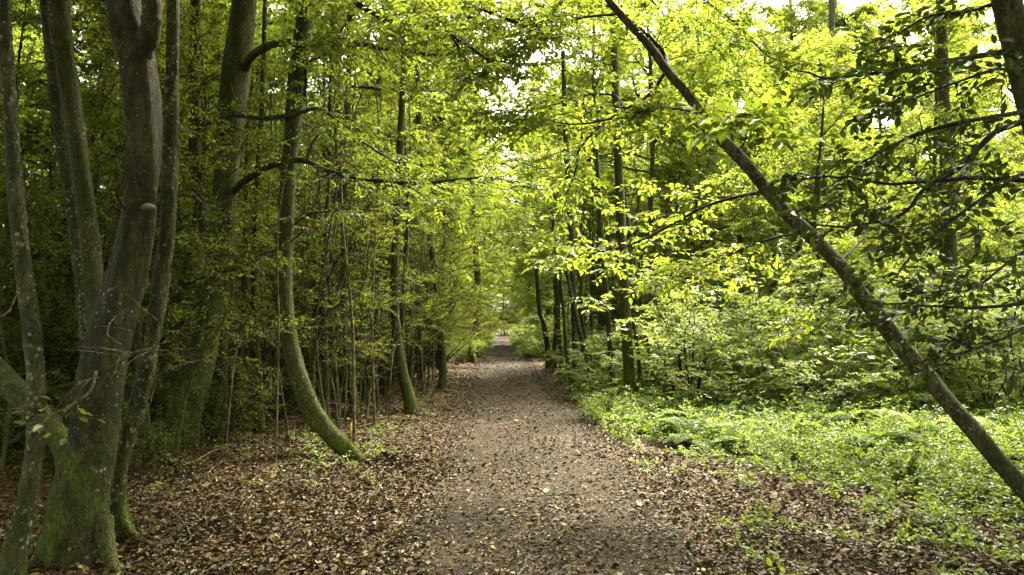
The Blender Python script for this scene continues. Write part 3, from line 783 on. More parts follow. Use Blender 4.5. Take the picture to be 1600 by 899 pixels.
lb = [
    ([(1045, 112, 6.3), (1040, 90, 6.25), (1020, 65, 6.15), (990, 38, 6.0), (955, 15, 5.9), (915, -5, 5.8), (850, -10, 5.6)], .020, .006, 14),
    ([(1036, 118, 6.3), (1018, 145, 6.2), (985, 167, 6.1), (955, 185, 6.0), (920, 215, 5.9), (905, 235, 5.9), (902, 270, 5.85), (890, 300, 5.8), (886, 335, 5.8)], .016, .005, 10),
    ([(975, 168, 6.05), (960, 150, 6.0), (920, 150, 5.9), (870, 165, 5.8), (820, 178, 5.7), (760, 182, 5.6)], .010, .004, 12),
    ([(955, 186, 6.0), (900, 195, 5.7), (840, 190, 5.5), (790, 205, 5.3)], .009, .003, 10),
    ([(1192, 300, 6.0), (1150, 308, 6.1), (1100, 325, 6.3), (1040, 358, 6.6), (985, 385, 6.9), (930, 400, 7.1), (880, 412, 7.2)], .016, .005, 18),
    ([(1255, 362, 5.85), (1200, 375, 6.0), (1140, 400, 6.2), (1090, 425, 6.4), (1040, 445, 6.6)], .011, .004, 14),
    ([(1098, 180, 6.2), (1060, 170, 5.9), (1020, 165, 5.6), (985, 180, 5.3)], .008, .003, 10),
    ([(1150, 240, 6.1), (1165, 215, 5.7), (1150, 190, 5.3), (1160, 170, 5.1)], .007, .003, 6),
    ([(968, 22, 6.45), (900, 30, 6.4), (840, 60, 6.3), (800, 92, 6.3), (740, 120, 6.2)], .012, .004, 16),
    ([(930, -25, 6.5), (1000, -40, 6.0), (1080, -10, 5.7), (1150, 40, 5.5), (1200, 95, 5.4), (1260, 105, 5.3)], .014, .005, 18),
    ([(1100, 5, 5.7), (1150, -30, 5.5), (1180, 0, 5.4), (1150, 50, 5.4), (1105, 88, 5.4), (1083, 122, 5.4)], .009, .004, 10),
    ([(1340, 452, 5.6), (1300, 470, 5.4), (1270, 490, 5.2), (1240, 520, 5.1)], .007, .003, 5),
    ([(1310, 410, 5.7), (1350, 370, 6.0), (1370, 320, 6.3), (1420, 260, 6.5)], .010, .004, 8)]
for q, (c, r0, r1, ns) in enumerate(lb):
    c = [(x, y, Y if (q == 7 or i == 0) else max(Y, 6.1) + .6) for i, (x, y, Y) in enumerate(c)]
    hero_branch(lean, c, r0, r1, M_TWIG, M_LEAF, 60 + q, nsub=4 if q == 7 else ns if q in (1, 2, 3) else int(ns * 1.3), ntw=6, k=9, L=.062 if q != 7 else .10, rel=.36, twl=.30, tmin=.12)

holly = hero_tree('dark_leaved_tree', 'grey trunk at the top right corner with dark glossy leaved branches', 'tree',
    [(1745, 945, 78, 4.5), (1735, 850, 64, 4.5), (1712, 700, 58, 4.5), (1680, 500, 56, 4.5), (1650, 330, 54, 4.5), (1622, 200, 54, 4.5), (1598, 105, 55, 4.5), (1572, 0, 56, 4.5), (1550, -120, 52, 4.5), (1520, -500, 40, 4.6), (1500, -1000, 24, 4.8)],
    M_LEAN, 18, 110, flare=.3, rough=.04, seed=71)
hb = [
    ([(1565, 82, 4.5), (1530, 88, 4.4), (1480, 96, 4.3), (1430, 104, 4.3), (1370, 115, 4.35), (1290, 120, 4.4), (1240, 110, 4.45)], .020, .005, 14),
    ([(1630, 170, 4.5), (1570, 180, 4.3), (1500, 192, 4.2), (1440, 207, 4.2), (1390, 230, 4.2), (1340, 262, 4.25), (1290, 300, 4.3)], .015, .004, 16),
    ([(1640, 180, 4.5), (1570, 200, 4.4), (1545, 215, 4.35), (1500, 265, 4.3), (1460, 290, 4.3), (1440, 310, 4.3), (1415, 340, 4.3), (1385, 350, 4.3), (1330, 356, 4.35), (1290, 352, 4.4)], .019, .005, 14),
    ([(1660, 285, 4.5), (1590, 282, 4.6), (1520, 278, 4.7), (1450, 282, 4.7), (1390, 288, 4.75), (1320, 278, 4.8), (1260, 280, 4.8), (1215, 300, 4.8)], .018, .004, 15),
    ([(1665, 260, 4.5), (1600, 270, 4.2), (1560, 290, 4.1), (1500, 325, 4.0), (1470, 345, 4.0), (1430, 375, 4.0), (1380, 425, 4.0)], .014, .004, 12),
    ([(1700, 470, 4.5), (1620, 472, 4.3), (1540, 480, 4.2), (1470, 480, 4.2), (1390, 474, 4.3), (1330, 478, 4.3)], .012, .003, 14),
    ([(1710, 500, 4.5), (1630, 500, 4.2), (1570, 530, 4.0), (1510, 555, 4.0), (1455, 572, 4.1)], .012, .004, 12),
    ([(1690, 380, 4.5), (1620, 385, 4.3), (1560, 420, 4.2), (1520, 450, 4.2), (1450, 460, 4.3)], .012, .003, 12),
    ([(1570, 0, 4.5), (1510, 20, 4.6), (1450, 30, 4.7), (1390, 60, 4.8), (1330, 75, 4.9)], .012, .003, 12),
    ([(1610, 110, 4.5), (1560, 108, 4.2), (1500, 125, 4.1), (1430, 150, 4.1), (1370, 165, 4.1)], .010, .003, 12)]
for q, (c, r0, r1, ns) in enumerate(hb):
    hero_branch(holly, c, r0, r1, M_TWIG, M_HOLLY, 80 + q, nsub=int(ns * .75), ntw=4, k=5, L=.062, rel=.26, twl=.2, tmin=.12, flat=.55, tilt=.5, jit=.4, asp=.56)

for ctrl, lab, m in [
    ([(984, 648, 26, 14.2), (983, 615, 21, 14.2), (981, 560, 19, 14.2), (977, 480, 18, 14.2), (973, 400, 16, 14.3), (968, 300, 15, 14.3), (964, 200, 14, 14.3), (960, 100, 12, 14.3), (957, -40, 10, 14.3)], 'upright brown tree with mossy foot on the right beside the undergrowth', M_MOSSY),
    ([(902, 622, 16, 18.2), (900, 590, 12, 18.2), (898, 520, 11, 18.2), (895, 440, 11, 18.2), (892, 350, 10, 18.2), (885, 230, 9, 18.2), (880, 80, 8, 18.2)], 'slim lichen grey tree standing right at the path edge', M_OLD),
    ([(898, 618, 8, 18), (890, 585, 7, 18), (884, 540, 7, 18), (880, 480, 6, 18), (870, 400, 6, 18), (862, 330, 5, 18)], 'thin curved stem touching the foot of the slim lichen tree', M_TRUNK),
    ([(934, 625, 10, 17.6), (925, 590, 9, 17.6), (914, 550, 9, 17.6), (905, 515, 8, 17.6), (895, 470, 7, 17.6), (880, 400, 6, 17.6)], 'pale thin trunk leaning left across the slim lichen tree', M_OLD),
    ([(930, 618, 9, 18.6), (926, 580, 8, 18.6), (915, 530, 7, 18.6), (908, 480, 7, 18.6), (910, 380, 6, 18.6)], 'dark thin trunk just behind the pale leaning one', M_TRUNK),
    ([(960, 628, 10, 16.2), (956, 580, 9, 16.2), (952, 520, 9, 16.2), (946, 440, 9, 16.2), (938, 340, 8, 16.2), (930, 200, 7, 16.2)], 'thin green stem left of the upright brown tree', M_MOSSY),
    ([(1000, 640, 7, 15), (998, 560, 6, 15), (986, 480, 6, 15), (988, 400, 5, 15), (1000, 300, 5, 15)], 'thin dark stem right of the upright brown tree', M_TRUNK),
    ([(1020, 640, 10, 15.5), (1016, 560, 7, 15.5), (1002, 470, 7, 15.5), (990, 400, 6, 15.5), (975, 300, 5, 15.5)], 'thin crooked stem standing in the pale leaved bush', M_TRUNK),
    ([(858, 580, 12, 26), (856, 550, 9, 26), (850, 510, 8, 26), (842, 480, 7, 26), (838, 420, 6, 26)], 'dark forked stem beside the far sunlit bush, nearest the path', M_TRUNK),
    ([(866, 583, 10, 25), (866, 545, 8, 25), (870, 500, 8, 25), (868, 430, 7, 25)], 'dark upright stem beside the far sunlit bush, farther from the path', M_TRUNK),
    ([(878, 590, 9, 23), (876, 550, 7, 23), (872, 500, 7, 23), (876, 430, 6, 23)], 'thin dark stem between the slim lichen tree and the dark stems', M_TRUNK),
    ([(1300, 560, 20, 24), (1296, 470, 18, 24), (1290, 350, 16, 24), (1295, 200, 14, 24), (1300, 0, 12, 24)], 'grey trunk far behind the diagonal trunk', M_OLD),
    ([(1490, 600, 30, 17), (1488, 520, 26, 17), (1485, 400, 24, 17), (1478, 250, 22, 17), (1470, 0, 18, 17)], 'brown trunk half hidden behind the dark glossy leaves', M_TRUNK)]:
    hero_tree('slender_tree', lab, 'tree', ctrl, m, 10, 60, flare=.35, flare_h=.25, rough=.07, seed=len(lab))
    if ctrl[0][0] == 984: UPR = bpy.data.objects[-1] if False else [o for o in bpy.data.objects if o.get('label') == lab][0]

# high crowns of the near trees, spreading above the picture (they shade the ground)
hi_a = crown_mesh(301, 16, 0, 5.5, lambda u: 4.6 * (1 - .5 * u), (0, 55), 8, 8, 12, .12, .05, [M_TWIG, M_LEAF])
hi_b = crown_mesh(302, 14, 0, 4.5, lambda u: 3.6 * (1 - .5 * u), (5, 55), 9, 8, 13, .12, .04, [M_TWIG, M_LEAF])
for t, off, me in [(beech, (.15, .4, 7.2), hi_a), (stem, (-.1, .2, 6.5), hi_b), (edge, (-.1, .3, 6.2), hi_b), (lean_l, (-1.6, .8, 5.5), hi_b), (twin, (-.4, .3, 7.0), hi_a),
                   (mossy, (.95, .3, 8.0), hi_a), (mossy2, (-.2, .2, 7.5), hi_b), (curved, (-1.4, .2, 7.8), hi_a), (holly, (-.9, .2, 6.8), hi_b), (UPR, (-1.5, .5, 7.6), hi_b)]:
    part_mesh('crown', me, t, off)

for o in bpy.data.objects:
    if '_b' in o:
        del o['_b']

# ------------------------------------------------------------------ woodland around: prototypes and copies
lit_spots = [(.45, 10.4), (-.4, 30), (-.4, 34), (.3, 32), (-.8, 36.5), (-2.0, 33), (1.4, 34), (-.9, 62), (-.9, 75), (3.5, 11), (5, 12), (6.5, 14), (3.2, 15.5)]


def shades(x, y, s, zc, rc):
    """would a crown of radius rc at height zc stand between a sunlit spot and the sun?"""
    for (a, b) in lit_spots:
        for f in (.6, 1.0, 1.35):
            k = zc * f * s / SUN[2]
            if math.hypot(a + SUN[0] * k - x, b + SUN[1] * k - y) < rc * s * (1.0 if f < 1.2 else .7) + .5:
                return True
    return False


used = set()


def place(protos, x, y, rz, sc, label, group, tilt=(0, 0), i=None, rng=None):
    pr = protos[i if i is not None else int(rng.integers(len(protos)))]
    z = height(x, y)
    if pr.name not in used:
        used.add(pr.name)
        pr.location = (x, y, z); pr.rotation_euler = (tilt[0], tilt[1], rz); pr.scale = (sc,) * 3
        pr['label'] = label; pr['group'] = group
        return pr
    return dup(pr, (x, y, z), rz, sc, label, group, tilt)


rng = np.random.default_rng(11)
canopy = [make_canopy(400, 13, .105, 3.0, 3.4), make_canopy(410, 15, .125, 4.0, 4.0), make_canopy(420, 11, .085, 2.0, 2.9), make_canopy(430, 17, .14, 5.0, 4.4)]
pts = []


def try_place(n, xr, yr, dmin, lab, grp, srange, check=True, zc=9, rc=3.2, protos=canopy, avoid=None):
    c = 0
    for _ in range(n * 30):
        if c >= n: break
        x, y = rng.uniform(*xr), rng.uniform(*yr)
        s = rng.uniform(*srange)
        if (abs(x - path_x(y)) < 1.9 and y < 112) or any(math.hypot(x - a, y - b) < dmin for a, b in pts): continue
        if check and shades(x, y, s, zc, rc): continue
        if avoid and avoid(x, y): continue
        pts.append((x, y)); c += 1
        place(protos, x, y, rng.uniform(0, 6.28), s, lab, grp, (rng.normal(0, .03), rng.normal(0, .03)), rng=rng)


low = [make_canopy(440, 7.5, .06, 1.6, 2.6, nl=20, L=.085, nsub=8, ntw=7, k=11), make_canopy(450, 9.0, .07, 2.2, 3.0, nl=22, L=.085, nsub=8, ntw=7, k=11)]
try_place(16, (-36, -12), (10, 40), 2.6, 'tree crowding the dark wood to the left of the path', 'trees in the dark wood on the left', (.8, 1.3), protos=low)
try_place(26, (-17, -2.2), (12, 45), 2.4, 'tree crowding the dark wood to the left of the path', 'trees in the dark wood on the left', (.8, 1.15), protos=low + canopy[2:3])
high = [make_canopy(460, 16, .12, 6.8, 5.2, nl=24, L=.12, k=15), make_canopy(470, 18, .14, 7.5, 5.6, nl=26, L=.12, k=15)]
veil = [make_canopy(480, 16, .11, 5.6, 5.2, nl=24, L=.095, k=11, nsub=8, ntw=8), make_canopy(490, 14, .10, 4.6, 4.6, nl=22, L=.09, k=11, nsub=8, ntw=8)]
for x, y, q, s, lab in [(2.7, 29.0, 0, .95, 'slim tree on the right with a thin crown meeting over the path'), (-2.9, 37.0, 1, 1.0, 'slim tree on the left with a thin crown meeting over the path'), (3.4, 50.0, 0, 1.0, 'slim tree far down the right edge of the path'), (-3.4, 46.0, 0, 1.0, 'slim tree far down the left edge of the path'),
                        (-3.6, 57, 1, 1.1, 'slim tree at the far left of the path'), (1.9, 60, 1, 1.1, 'slim tree at the far right of the path'), (-3.4, 20.5, 1, .95, 'slim tree with a thin crown over the left thicket by the path'), (-4.5, 70, 0, 1.2, 'slim tree left of the path close to its far end'), (2.6, 82, 0, 1.3, 'slim tree right of the path close to its far end')]:
    pts.append((x, y))
    place(veil, x, y, x * 3 + y, s, lab, 'slim trees meeting over the path', i=q)
for x, y, q, s, lab in [(2.9, 25.5, 1, .85, 'leafy tree on the right reaching over the middle of the path'), (-3.0, 32.5, 1, .95, 'leafy tree on the left reaching over the far path'), (3.3, 42.0, 1, 1.0, 'leafy tree on the right closing the tunnel over the path'), (-3.2, 27.0, 3, .85, 'leafy tree on the left reaching over the middle of the path'), (2.6, 53.0, 3, 1.1, 'leafy tree on the right deep in the tunnel over the path'), (-3.0, 42.0, 0, 1.1, 'leafy tree on the left closing the tunnel over the path')]:
    pts.append((x, y))
    place(canopy, x, y, x * 3 + y, s, lab, 'leafy trees forming the tunnel', i=q)
for x, y, q, s, lab in [(8.7, 12.8, 0, 1.0, 'unseen tall tree added for shade at the right beyond the diagonal trunk'), (9.0, 7.4, 1, 1.0, 'unseen tall tree added for shade to the right of the viewer'), (-8.6, 11.5, 1, 1.0, 'tall tree out to the left behind the thick beech'),  # the two at the right stand out of view, added to shade the foreground
                        (4.0, 23.5, 0, .85, 'tall tree with high crown on the right, behind the thin stems'), (-3.6, 17.5, 0, .95, 'tall tree with high crown inside the left thicket'), (-3.4, 24, 1, .95, 'tall tree with high crown left of the path, past the bare stems'),
                        (-10.5, 7.0, 1, 1.0, 'unseen tall tree added for shade far to the left of the viewer'), (-3.2, 30, 0, .95, 'tall tree with high crown left of the path near the sunlit plants'), (-9, 27, 0, 1, 'tall tree deepest in the left thicket')]:  # the one left of the viewer is unseen, added to darken the left ground
    pts.append((x, y))
    place(high, x, y, x * 3 + y, s, lab, 'tall trees of the wood', i=q)
for x, y, i, sc_ in [(10.8, 34.0, 1, 1.0), (9.6, 38.5, 3, .95), (15.6, 32.5, 0, 1.05), (13.8, 39.0, 1, 1.05), (19.5, 34.0, 3, 1.0), (9.0, 49.0, 1, 1.1), (14, 47, 0, 1.4), (18.5, 51, 1, 1.35), (23, 47, 3, 1.25), (11.5, 56, 3, 1.3), (28, 45, 1, 1.3), (6.5, 58, 1, 1.2), (21, 38, 0, 1.2), (11.2, 31.0, 3, 1.0), (14.2, 33.5, 3, 1.1), (7.5, 54, 3, 1.2), (10.5, 52, 3, 1.25), (5.2, 61, 3, 1.2), (8.8, 63, 1, 1.4)]:
    pts.append((x, y))
    place(canopy, x, y, x + y, sc_, 'light green tree in the bright wood to the right of the path', 'trees in the bright wood on the right', i=i)
for x, y, i, sc_ in [(-14, 24, 0, 1.1), (-18, 28, 1, 1.1), (-11, 33, 3, 1.0), (-22, 24, 0, 1.1), (-9.5, 25, 2, 1.15), (-6, 36, 0, 1.0), (-15, 36, 3, 1.1), (-27, 30, 3, 1.1)]:
    pts.append((x, y))
    place(canopy, x, y, x + y, sc_, 'tree crowding the dark wood to the left of the path', 'trees in the dark wood on the left', i=i)
for x, y, i, sc_ in [(6.6, 17.8, 0, 1.0), (9.4, 17.2, 1, .95), (8.4, 21.8, 0, 1.1), (5.6, 23.0, 1, 1.0), (12.8, 24.0, 0, 1.25), (9.8, 26.5, 1, 1.2), (8.0, 28.0, 0, 1.01), (11.6, 29.0, 2, 1.01) if False else (13.2, 29.5, 0, 1.01)]:
    pts.append((x, y))
    place(canopy if y > 26.9 and sc_ == 1.01 else low, x, y, x + y, sc_, 'light green tree in the bright wood to the right of the path', 'trees in the bright wood on the right', i=i)
try_place(12, (-6, 6), (50, 84), 3.0, 'tall tree standing close to the far end of the path', 'tall trees along the far path', (.8, 1.1), zc=11, rc=3.5, protos=high)
try_place(24, (4.5, 26), (22, 44), 2.6, 'light green tree in the bright wood to the right of the path', 'trees in the bright wood on the right', (.8, 1.3), zc=5, rc=2.2, protos=low)
try_place(16, (9, 32), (32, 48), 2.6, 'light green tree in the bright wood to the right of the path', 'trees in the bright wood on the right', (.8, 1.15), zc=8, rc=3.4, protos=canopy[2:3])
try_place(60, (-34, 44), (46, 100), 3.2, 'distant tree closing the view at the end of the wood', 'distant trees at the back', (.8, 1.35))
try_place(26, (-10, 8), (104, 132), 1.6, 'distant tree closing the view at the end of the wood', 'distant trees at the back', (.7, 1.1))
for sd, ya in ((-1, np.arange(24, 62, 2.6)), (1, np.arange(40, 62, 3.4))):
    for y in ya:
        x = path_x(y) + sd * rng.uniform(2.0, 3.2); s = rng.uniform(.7, 1.0)
        if shades(x, y, s, 5, 2.0): continue
        place(low, x, y, rng.uniform(0, 6.28), s, 'tree arching over the far path', 'trees arching over the far path', (0, -sd * .06), rng=rng)
# unseen trees continue the wood around the viewer, added to shade the near ground
out_of_view = lambda x, y: (y > 0 and abs(x) < .643 * y + 2.2) or math.hypot(x, y) < 2.5
try_place(26, (-16, 16), (-16, 9), 3.0, 'unseen tall tree added for shade around the start of the path', 'unseen shade trees around the start of the path', (.75, 1.05), avoid=out_of_view, rc=3.6, protos=high)
for x, y, q, s, lab in [(-5.2, 2.0, 0, .95, 'unseen tall tree added for shade at the left of the viewer'), (4.8, 1.0, 1, .9, 'unseen tall tree added for shade at the right of the viewer'), (-3.0, -4.0, 1, .95, 'unseen tall tree added for shade behind the viewer on the left'), (3.6, -5.0, 0, .95, 'unseen tall tree added for shade behind the viewer on the right'), (-7.4, 6.4, 0, .95, 'unseen tall tree added for shade left of the spotted one'), (-8.5, -1.0, 1, 1.0, 'unseen tall tree added for shade to the left and behind the viewer'), (-1.8, -8.0, 0, 1.0, 'unseen tall tree added for shade well behind the viewer'), (7.5, -2.5, 1, 1.0, 'unseen tall tree added for shade to the right and behind the viewer')]:  # more unseen tall trees, added as overhead cover to darken the near ground
    place(high, x, y, x * 3 + y, s, lab, 'tall trees of the wood', i=q)

# dark leafy saplings of the thicket on the left, and along the far path
sap = [make_sapling(500, 4.6, .035, M_THICK, .052), make_sapling(510, 5.6, .045, M_THICK, .055, nl=20), make_sapling(520, 3.6, .024, M_THICK, .05, nl=13, lean=.5), make_sapling(530, 6.4, .05, M_THICK, .055, nl=22, zlo=.3, ln=1.2)]
pts = []
try_place(70, (-9, -1.9), (10.5, 24), .55, 'thin leafy sapling packed in the dark thicket on the left', 'saplings of the left thicket', (.75, 1.15), False, protos=sap)
try_place(45, (-11, -1.8), (24, 48), .8, 'thin leafy sapling packed in the dark thicket on the left', 'saplings of the left thicket', (.8, 1.25), False, protos=sap)
try_place(14, (-8.5, -3.4), (7.2, 10.5), .6, 'thin leafy sapling packed in the dark thicket on the left', 'saplings of the left thicket', (.7, 1.0), False, protos=sap)
try_place(32, (1.9, 6), (19, 46), .8, 'thin leafy sapling lining the right edge of the path', 'saplings right of the path', (.75, 1.15), True, zc=3.5, rc=1.2, protos=sap)

# thin leafless shoots and poles in the thicket
pole = []
for s in range(4):
    t = thing('thin_pole', 'x', 'stem', (0, 0, -50))
    tm, fn = straight_trunk(600 + s, 5.5 + s * .6, .013 + .004 * s, lean=.5, rings=18, sides=6, flare=.3)
    tm.build('stem', [M_OLD, M_TRUNK, M_MOSSY, M_PALE][s], t)
    r2 = np.random.default_rng(620 + s)
    P0, ln = limbs_from(r2, None, 20, .6, 5.0, lambda u: 1.2 * (1 - .5 * u), (10, 45), fn, wig=.07)
    mb = MB(); tubes(mb, P0, .006 * np.linspace(1, .3, 7)[None] * np.ones((20, 1)), 4, 0)
    P1, _, _ = side_shoots(r2, P0, 4, rel=.4, flat=.3)
    tubes(mb, P1, .003 * np.linspace(1, .3, 5)[None] * np.ones((len(P1), 1)), 3, 0)
    mb.build('crown', [M_TWIG, M_PALE, M_TWIG, M_TWIG][s], t)
    pole.append(t)
pts = []
try_place(110, (-8, -1.8), (9.3, 20), .3, 'thin bare pole stem rising through the left thicket', 'bare poles in the left thicket', (.7, 1.1), False, protos=pole)
try_place(14, (1.9, 5), (15, 30), .6, 'thin bare pole stem among the trees right of the path', 'bare poles right of the path', (.7, 1.1), False, protos=pole)

# low evergreen bushes that close the thicket
hb_ = [make_bush(700, 3.0, M_THICK, .042, name='thicket_bush', nsub=10, ntw=8, k=12, rich=False, twl=.35, bare=.25, nstem=11), make_bush(705, 3.8, M_THICK, .045, name='thicket_bush', nstem=12, nsub=11, ntw=8, k=12, rich=False, twl=.35, bare=.3)]
pts = []
try_place(17, (-8.5, -2.6), (10.5, 19), .9, 'dark small leaved bush filling the left thicket', 'bushes of the left thicket', (.75, 1.15), False, protos=hb_)
try_place(18, (-6, -2.2), (19, 40), 1.2, 'dark small leaved bush filling the left thicket', 'bushes of the left thicket', (.75, 1.15), False, protos=hb_)
try_place(30, (-16, -3), (14, 40), 1.3, 'dark small leaved bush filling the left thicket', 'bushes of the left thicket', (.7, 1.2), False, protos=hb_)
try_place(14, (-24, -8), (10, 30), 1.6, 'dark small leaved bush filling the left thicket', 'bushes of the left thicket', (1, 1.5), False, protos=hb_)

lowb = [make_bush(740, 1.5, M_THICK, .042, name='brush', nstem=12, nsub=9, ntw=6, k=8, rich=False, twl=.3, bare=.1, flat=.4), make_bush(745, 1.1, M_THICK, .04, name='brush', nstem=9, nsub=8, ntw=5, k=6, rich=False, twl=.3, bare=.1, flat=.3)]
pts = []
try_place(34, (-9.5, -2.3), (10.0, 21), .5, 'low twiggy brush between the stems of the left thicket', 'brush in the left thicket', (.7, 1.2), False, protos=lowb)
try_place(16, (-9, -3.6), (7.6, 10.4), .7, 'low twiggy brush between the stems of the left thicket', 'brush in the left thicket', (.5, .8), False, protos=lowb)
try_place(10, (1.9, 4), (17, 30), .7, 'low twiggy brush between the stems right of the path', 'brush right of the path', (.6, .9), False, protos=lowb)

# pale leaved hazel bushes on the right
hz = [make_bush(720, 2.6, M_LEAF_PALE, .085, nstem=10, name='hazel_bush', flat=.9, tilt=.2), make_bush(725, 3.2, M_LEAF_PALE, .09, nstem=11, name='hazel_bush', flat=.9, tilt=.2), make_bush(730, 2.0, M_LEAF, .075, nstem=9, name='hazel_bush')]
rng = np.random.default_rng(21)
for x, y, s, i, lab in [
    (3.1, 14.0, .95, 0, 'pale leaved bush right next to the upright brown tree'),
    (4.3, 13.2, .8, 2, 'low green bush in the middle of the pale leaved bushes'),
    (5.2, 14.6, .95, 1, 'broad pale leaved bush over the dark hollow'),
    (6.6, 13.2, .85, 0, 'pale leaved bush just left of the diagonal trunk'),
    (8.0, 12.6, .9, 1, 'pale leaved bush behind the lower half of the diagonal trunk'),
    (8.6, 10.2, .75, 0, 'pale leaved bush at the right edge behind the diagonal trunk'),
    (2.9, 17.0, .9, 2, 'green bush behind the thin stems on the right')]:
    place(hz, x, y, rng.uniform(0, 6.28), s, lab, 'bushes on the right', i=i)
for x, y, s, i in [(3.3, 12.2, .42, 0), (4.6, 12.0, .5, 1), (5.6, 12.6, .45, 0), (6.9, 11.6, .5, 1), (7.8, 11.0, .45, 0), (3.9, 15.2, .7, 1), (6.0, 16.2, .9, 0), (7.6, 15.0, .95, 1), (2.6, 15.6, .55, 0), (9.4, 13.0, .9, 0)]:
    place(hz, x, y, rng.uniform(0, 6.28), s, 'low pale leaved bush rising out of the back of the undergrowth', 'low bushes behind the undergrowth', i=i)
pts = []
try_place(14, (-7, 5), (116, 128), 1.2, 'bush closing the far end of the path', 'bushes at the far end', (1.3, 2.0), False, protos=hz)
try_place(26, (4, 20), (16, 36), 1.5, 'light green bush deep in the bright wood on the right', 'bushes deep on the right', (.9, 1.5), False, protos=hz)
for x, y, s, i, lab in [(-2.0, 31.0, .5, 2, 'sunlit yellow green plant at the left path edge far away'), (1.6, 34.5, .95, 2, 'sunlit yellow green bush at the right path edge far away'), (2.4, 36.5, 1.0, 0, 'tall sunlit bush just behind the one at the right path edge'),
                         (-4.2, 62, 1.1, 2, 'sunlit plant by the far end of the path on the left'), (2.0, 66, 1.0, 2, 'sunlit plant by the far end of the path on the right'), (-3.2, 36, .9, 2, 'sunlit bush behind the dark leaning tree')]:
    place(hz, x, y, rng.uniform(0, 6.28), s, lab, 'sunlit plants by the far path', i=i)

for y in np.arange(40, 104, 3.2):
    for sd in (-1, 1):
        yy = y + rng.uniform(-1.2, 1.2)
        place(hz, path_x(yy) + sd * rng.uniform(1.5, 2.3), yy, rng.uniform(0, 6.28), rng.uniform(.3, .62), 'small leafy bush lining the far part of the path', 'small bushes along the far path', i=int(rng.integers(3)))
for x, y, s_, i in [(1.75, 16.6, .42, 0), (2.2, 18.8, .5, 2), (1.9, 20.6, .55, 0), (2.6, 22.5, .7, 1), (1.75, 24.0, .45, 2), (2.3, 26.5, .6, 0)]:
    place(hz, x, y, rng.uniform(0, 6.28), s_, 'small leafy bush half hiding the stems right of the path', 'small bushes among the right stems', i=i)

# ------------------------------------------------------------------ undergrowth on the right, ferns
def herb_mass(name, label, spots, hts, mat, seed, L):
    rng = np.random.default_rng(seed)
    mb = MB()
    n = len(spots)
    z = height(spots[:, 0], spots[:, 1])
    d = nrm(np.stack([rng.normal(0, .35, n), rng.normal(0, .35, n), np.ones(n)], -1))
    s = np.linspace(0, 1, 5)[None, :, None]
    az = rng.uniform(0, 6.28, n); bend = np.stack([np.cos(az), np.sin(az), -.5 * np.ones(n)], -1)
    P = np.stack([spots[:, 0], spots[:, 1], z - .02], -1)[:, None] + hts[:, None, None] * (d[:, None] * s + .35 * bend[:, None] * s ** 2)
    tubes(mb, P, .0025 * np.linspace(1, .5, 5)[None] * np.ones((n, 1)), 3, 0)
    P1, t, _ = side_shoots(rng, P, 6, ang=(50, 80), absl=.16, npts=3, flat=.4, droop=.15, taper=.35, tmin=.25)
    twig_leaves(mb, rng, P1, 5, L, rich=True, mat=0, asp=.55, tilt=.3, tmin=.2)
    return tag(mb.build(name, [mat]), label, kind='stuff')


rng = np.random.default_rng(31)


def ug_spots(n):
    y = 5.7 * (19.0 / 5.7) ** rng.uniform(0, 1, n * 3)
    x = 1.15 + rng.uniform(0, 1, n * 3) ** .9 * (y * .66)
    # the front of the mass runs from the path at 10.5 m to the right edge at 5.8 m
    front = 10.4 - (x - 1.3) * 1.9
    front = np.maximum(front, 5.9) + .5 * wav(x * 2, y * 2)
    dd = y - front
    k = (rng.uniform(0, 1, n * 3) < np.clip(dd / 2.4 + .22 + .25 * wav(x * 4 + 9, y * 4), 0, 1)) & (x - path_x(y) > 1.12)
    return np.stack([x[k], y[k]], -1)[:n], np.clip(dd[k][:n] / 2.0 + .4, .3, 1)


S, e = ug_spots(6400)
herb_mass('undergrowth', 'leafy green undergrowth spreading over the bank on the right', S, (.2 + .2 * rng.uniform(0, 1, len(S))) * e, M_HERB, 32, .038)
n = 260
S = np.stack([rng.uniform(-7.5, -1.3, n), rng.uniform(7.0, 20, n)], -1)
S = np.concatenate([S, np.stack([rng.normal(-2.1, .5, 26), rng.normal(9.8, .8, 26)], -1)])
S = S[S[:, 0] < -1.25]
herb_mass('seedlings', 'sparse green seedlings among the dead leaves on the left', S, .06 + .1 * rng.uniform(0, 1, len(S)), M_HERB, 33, .04)


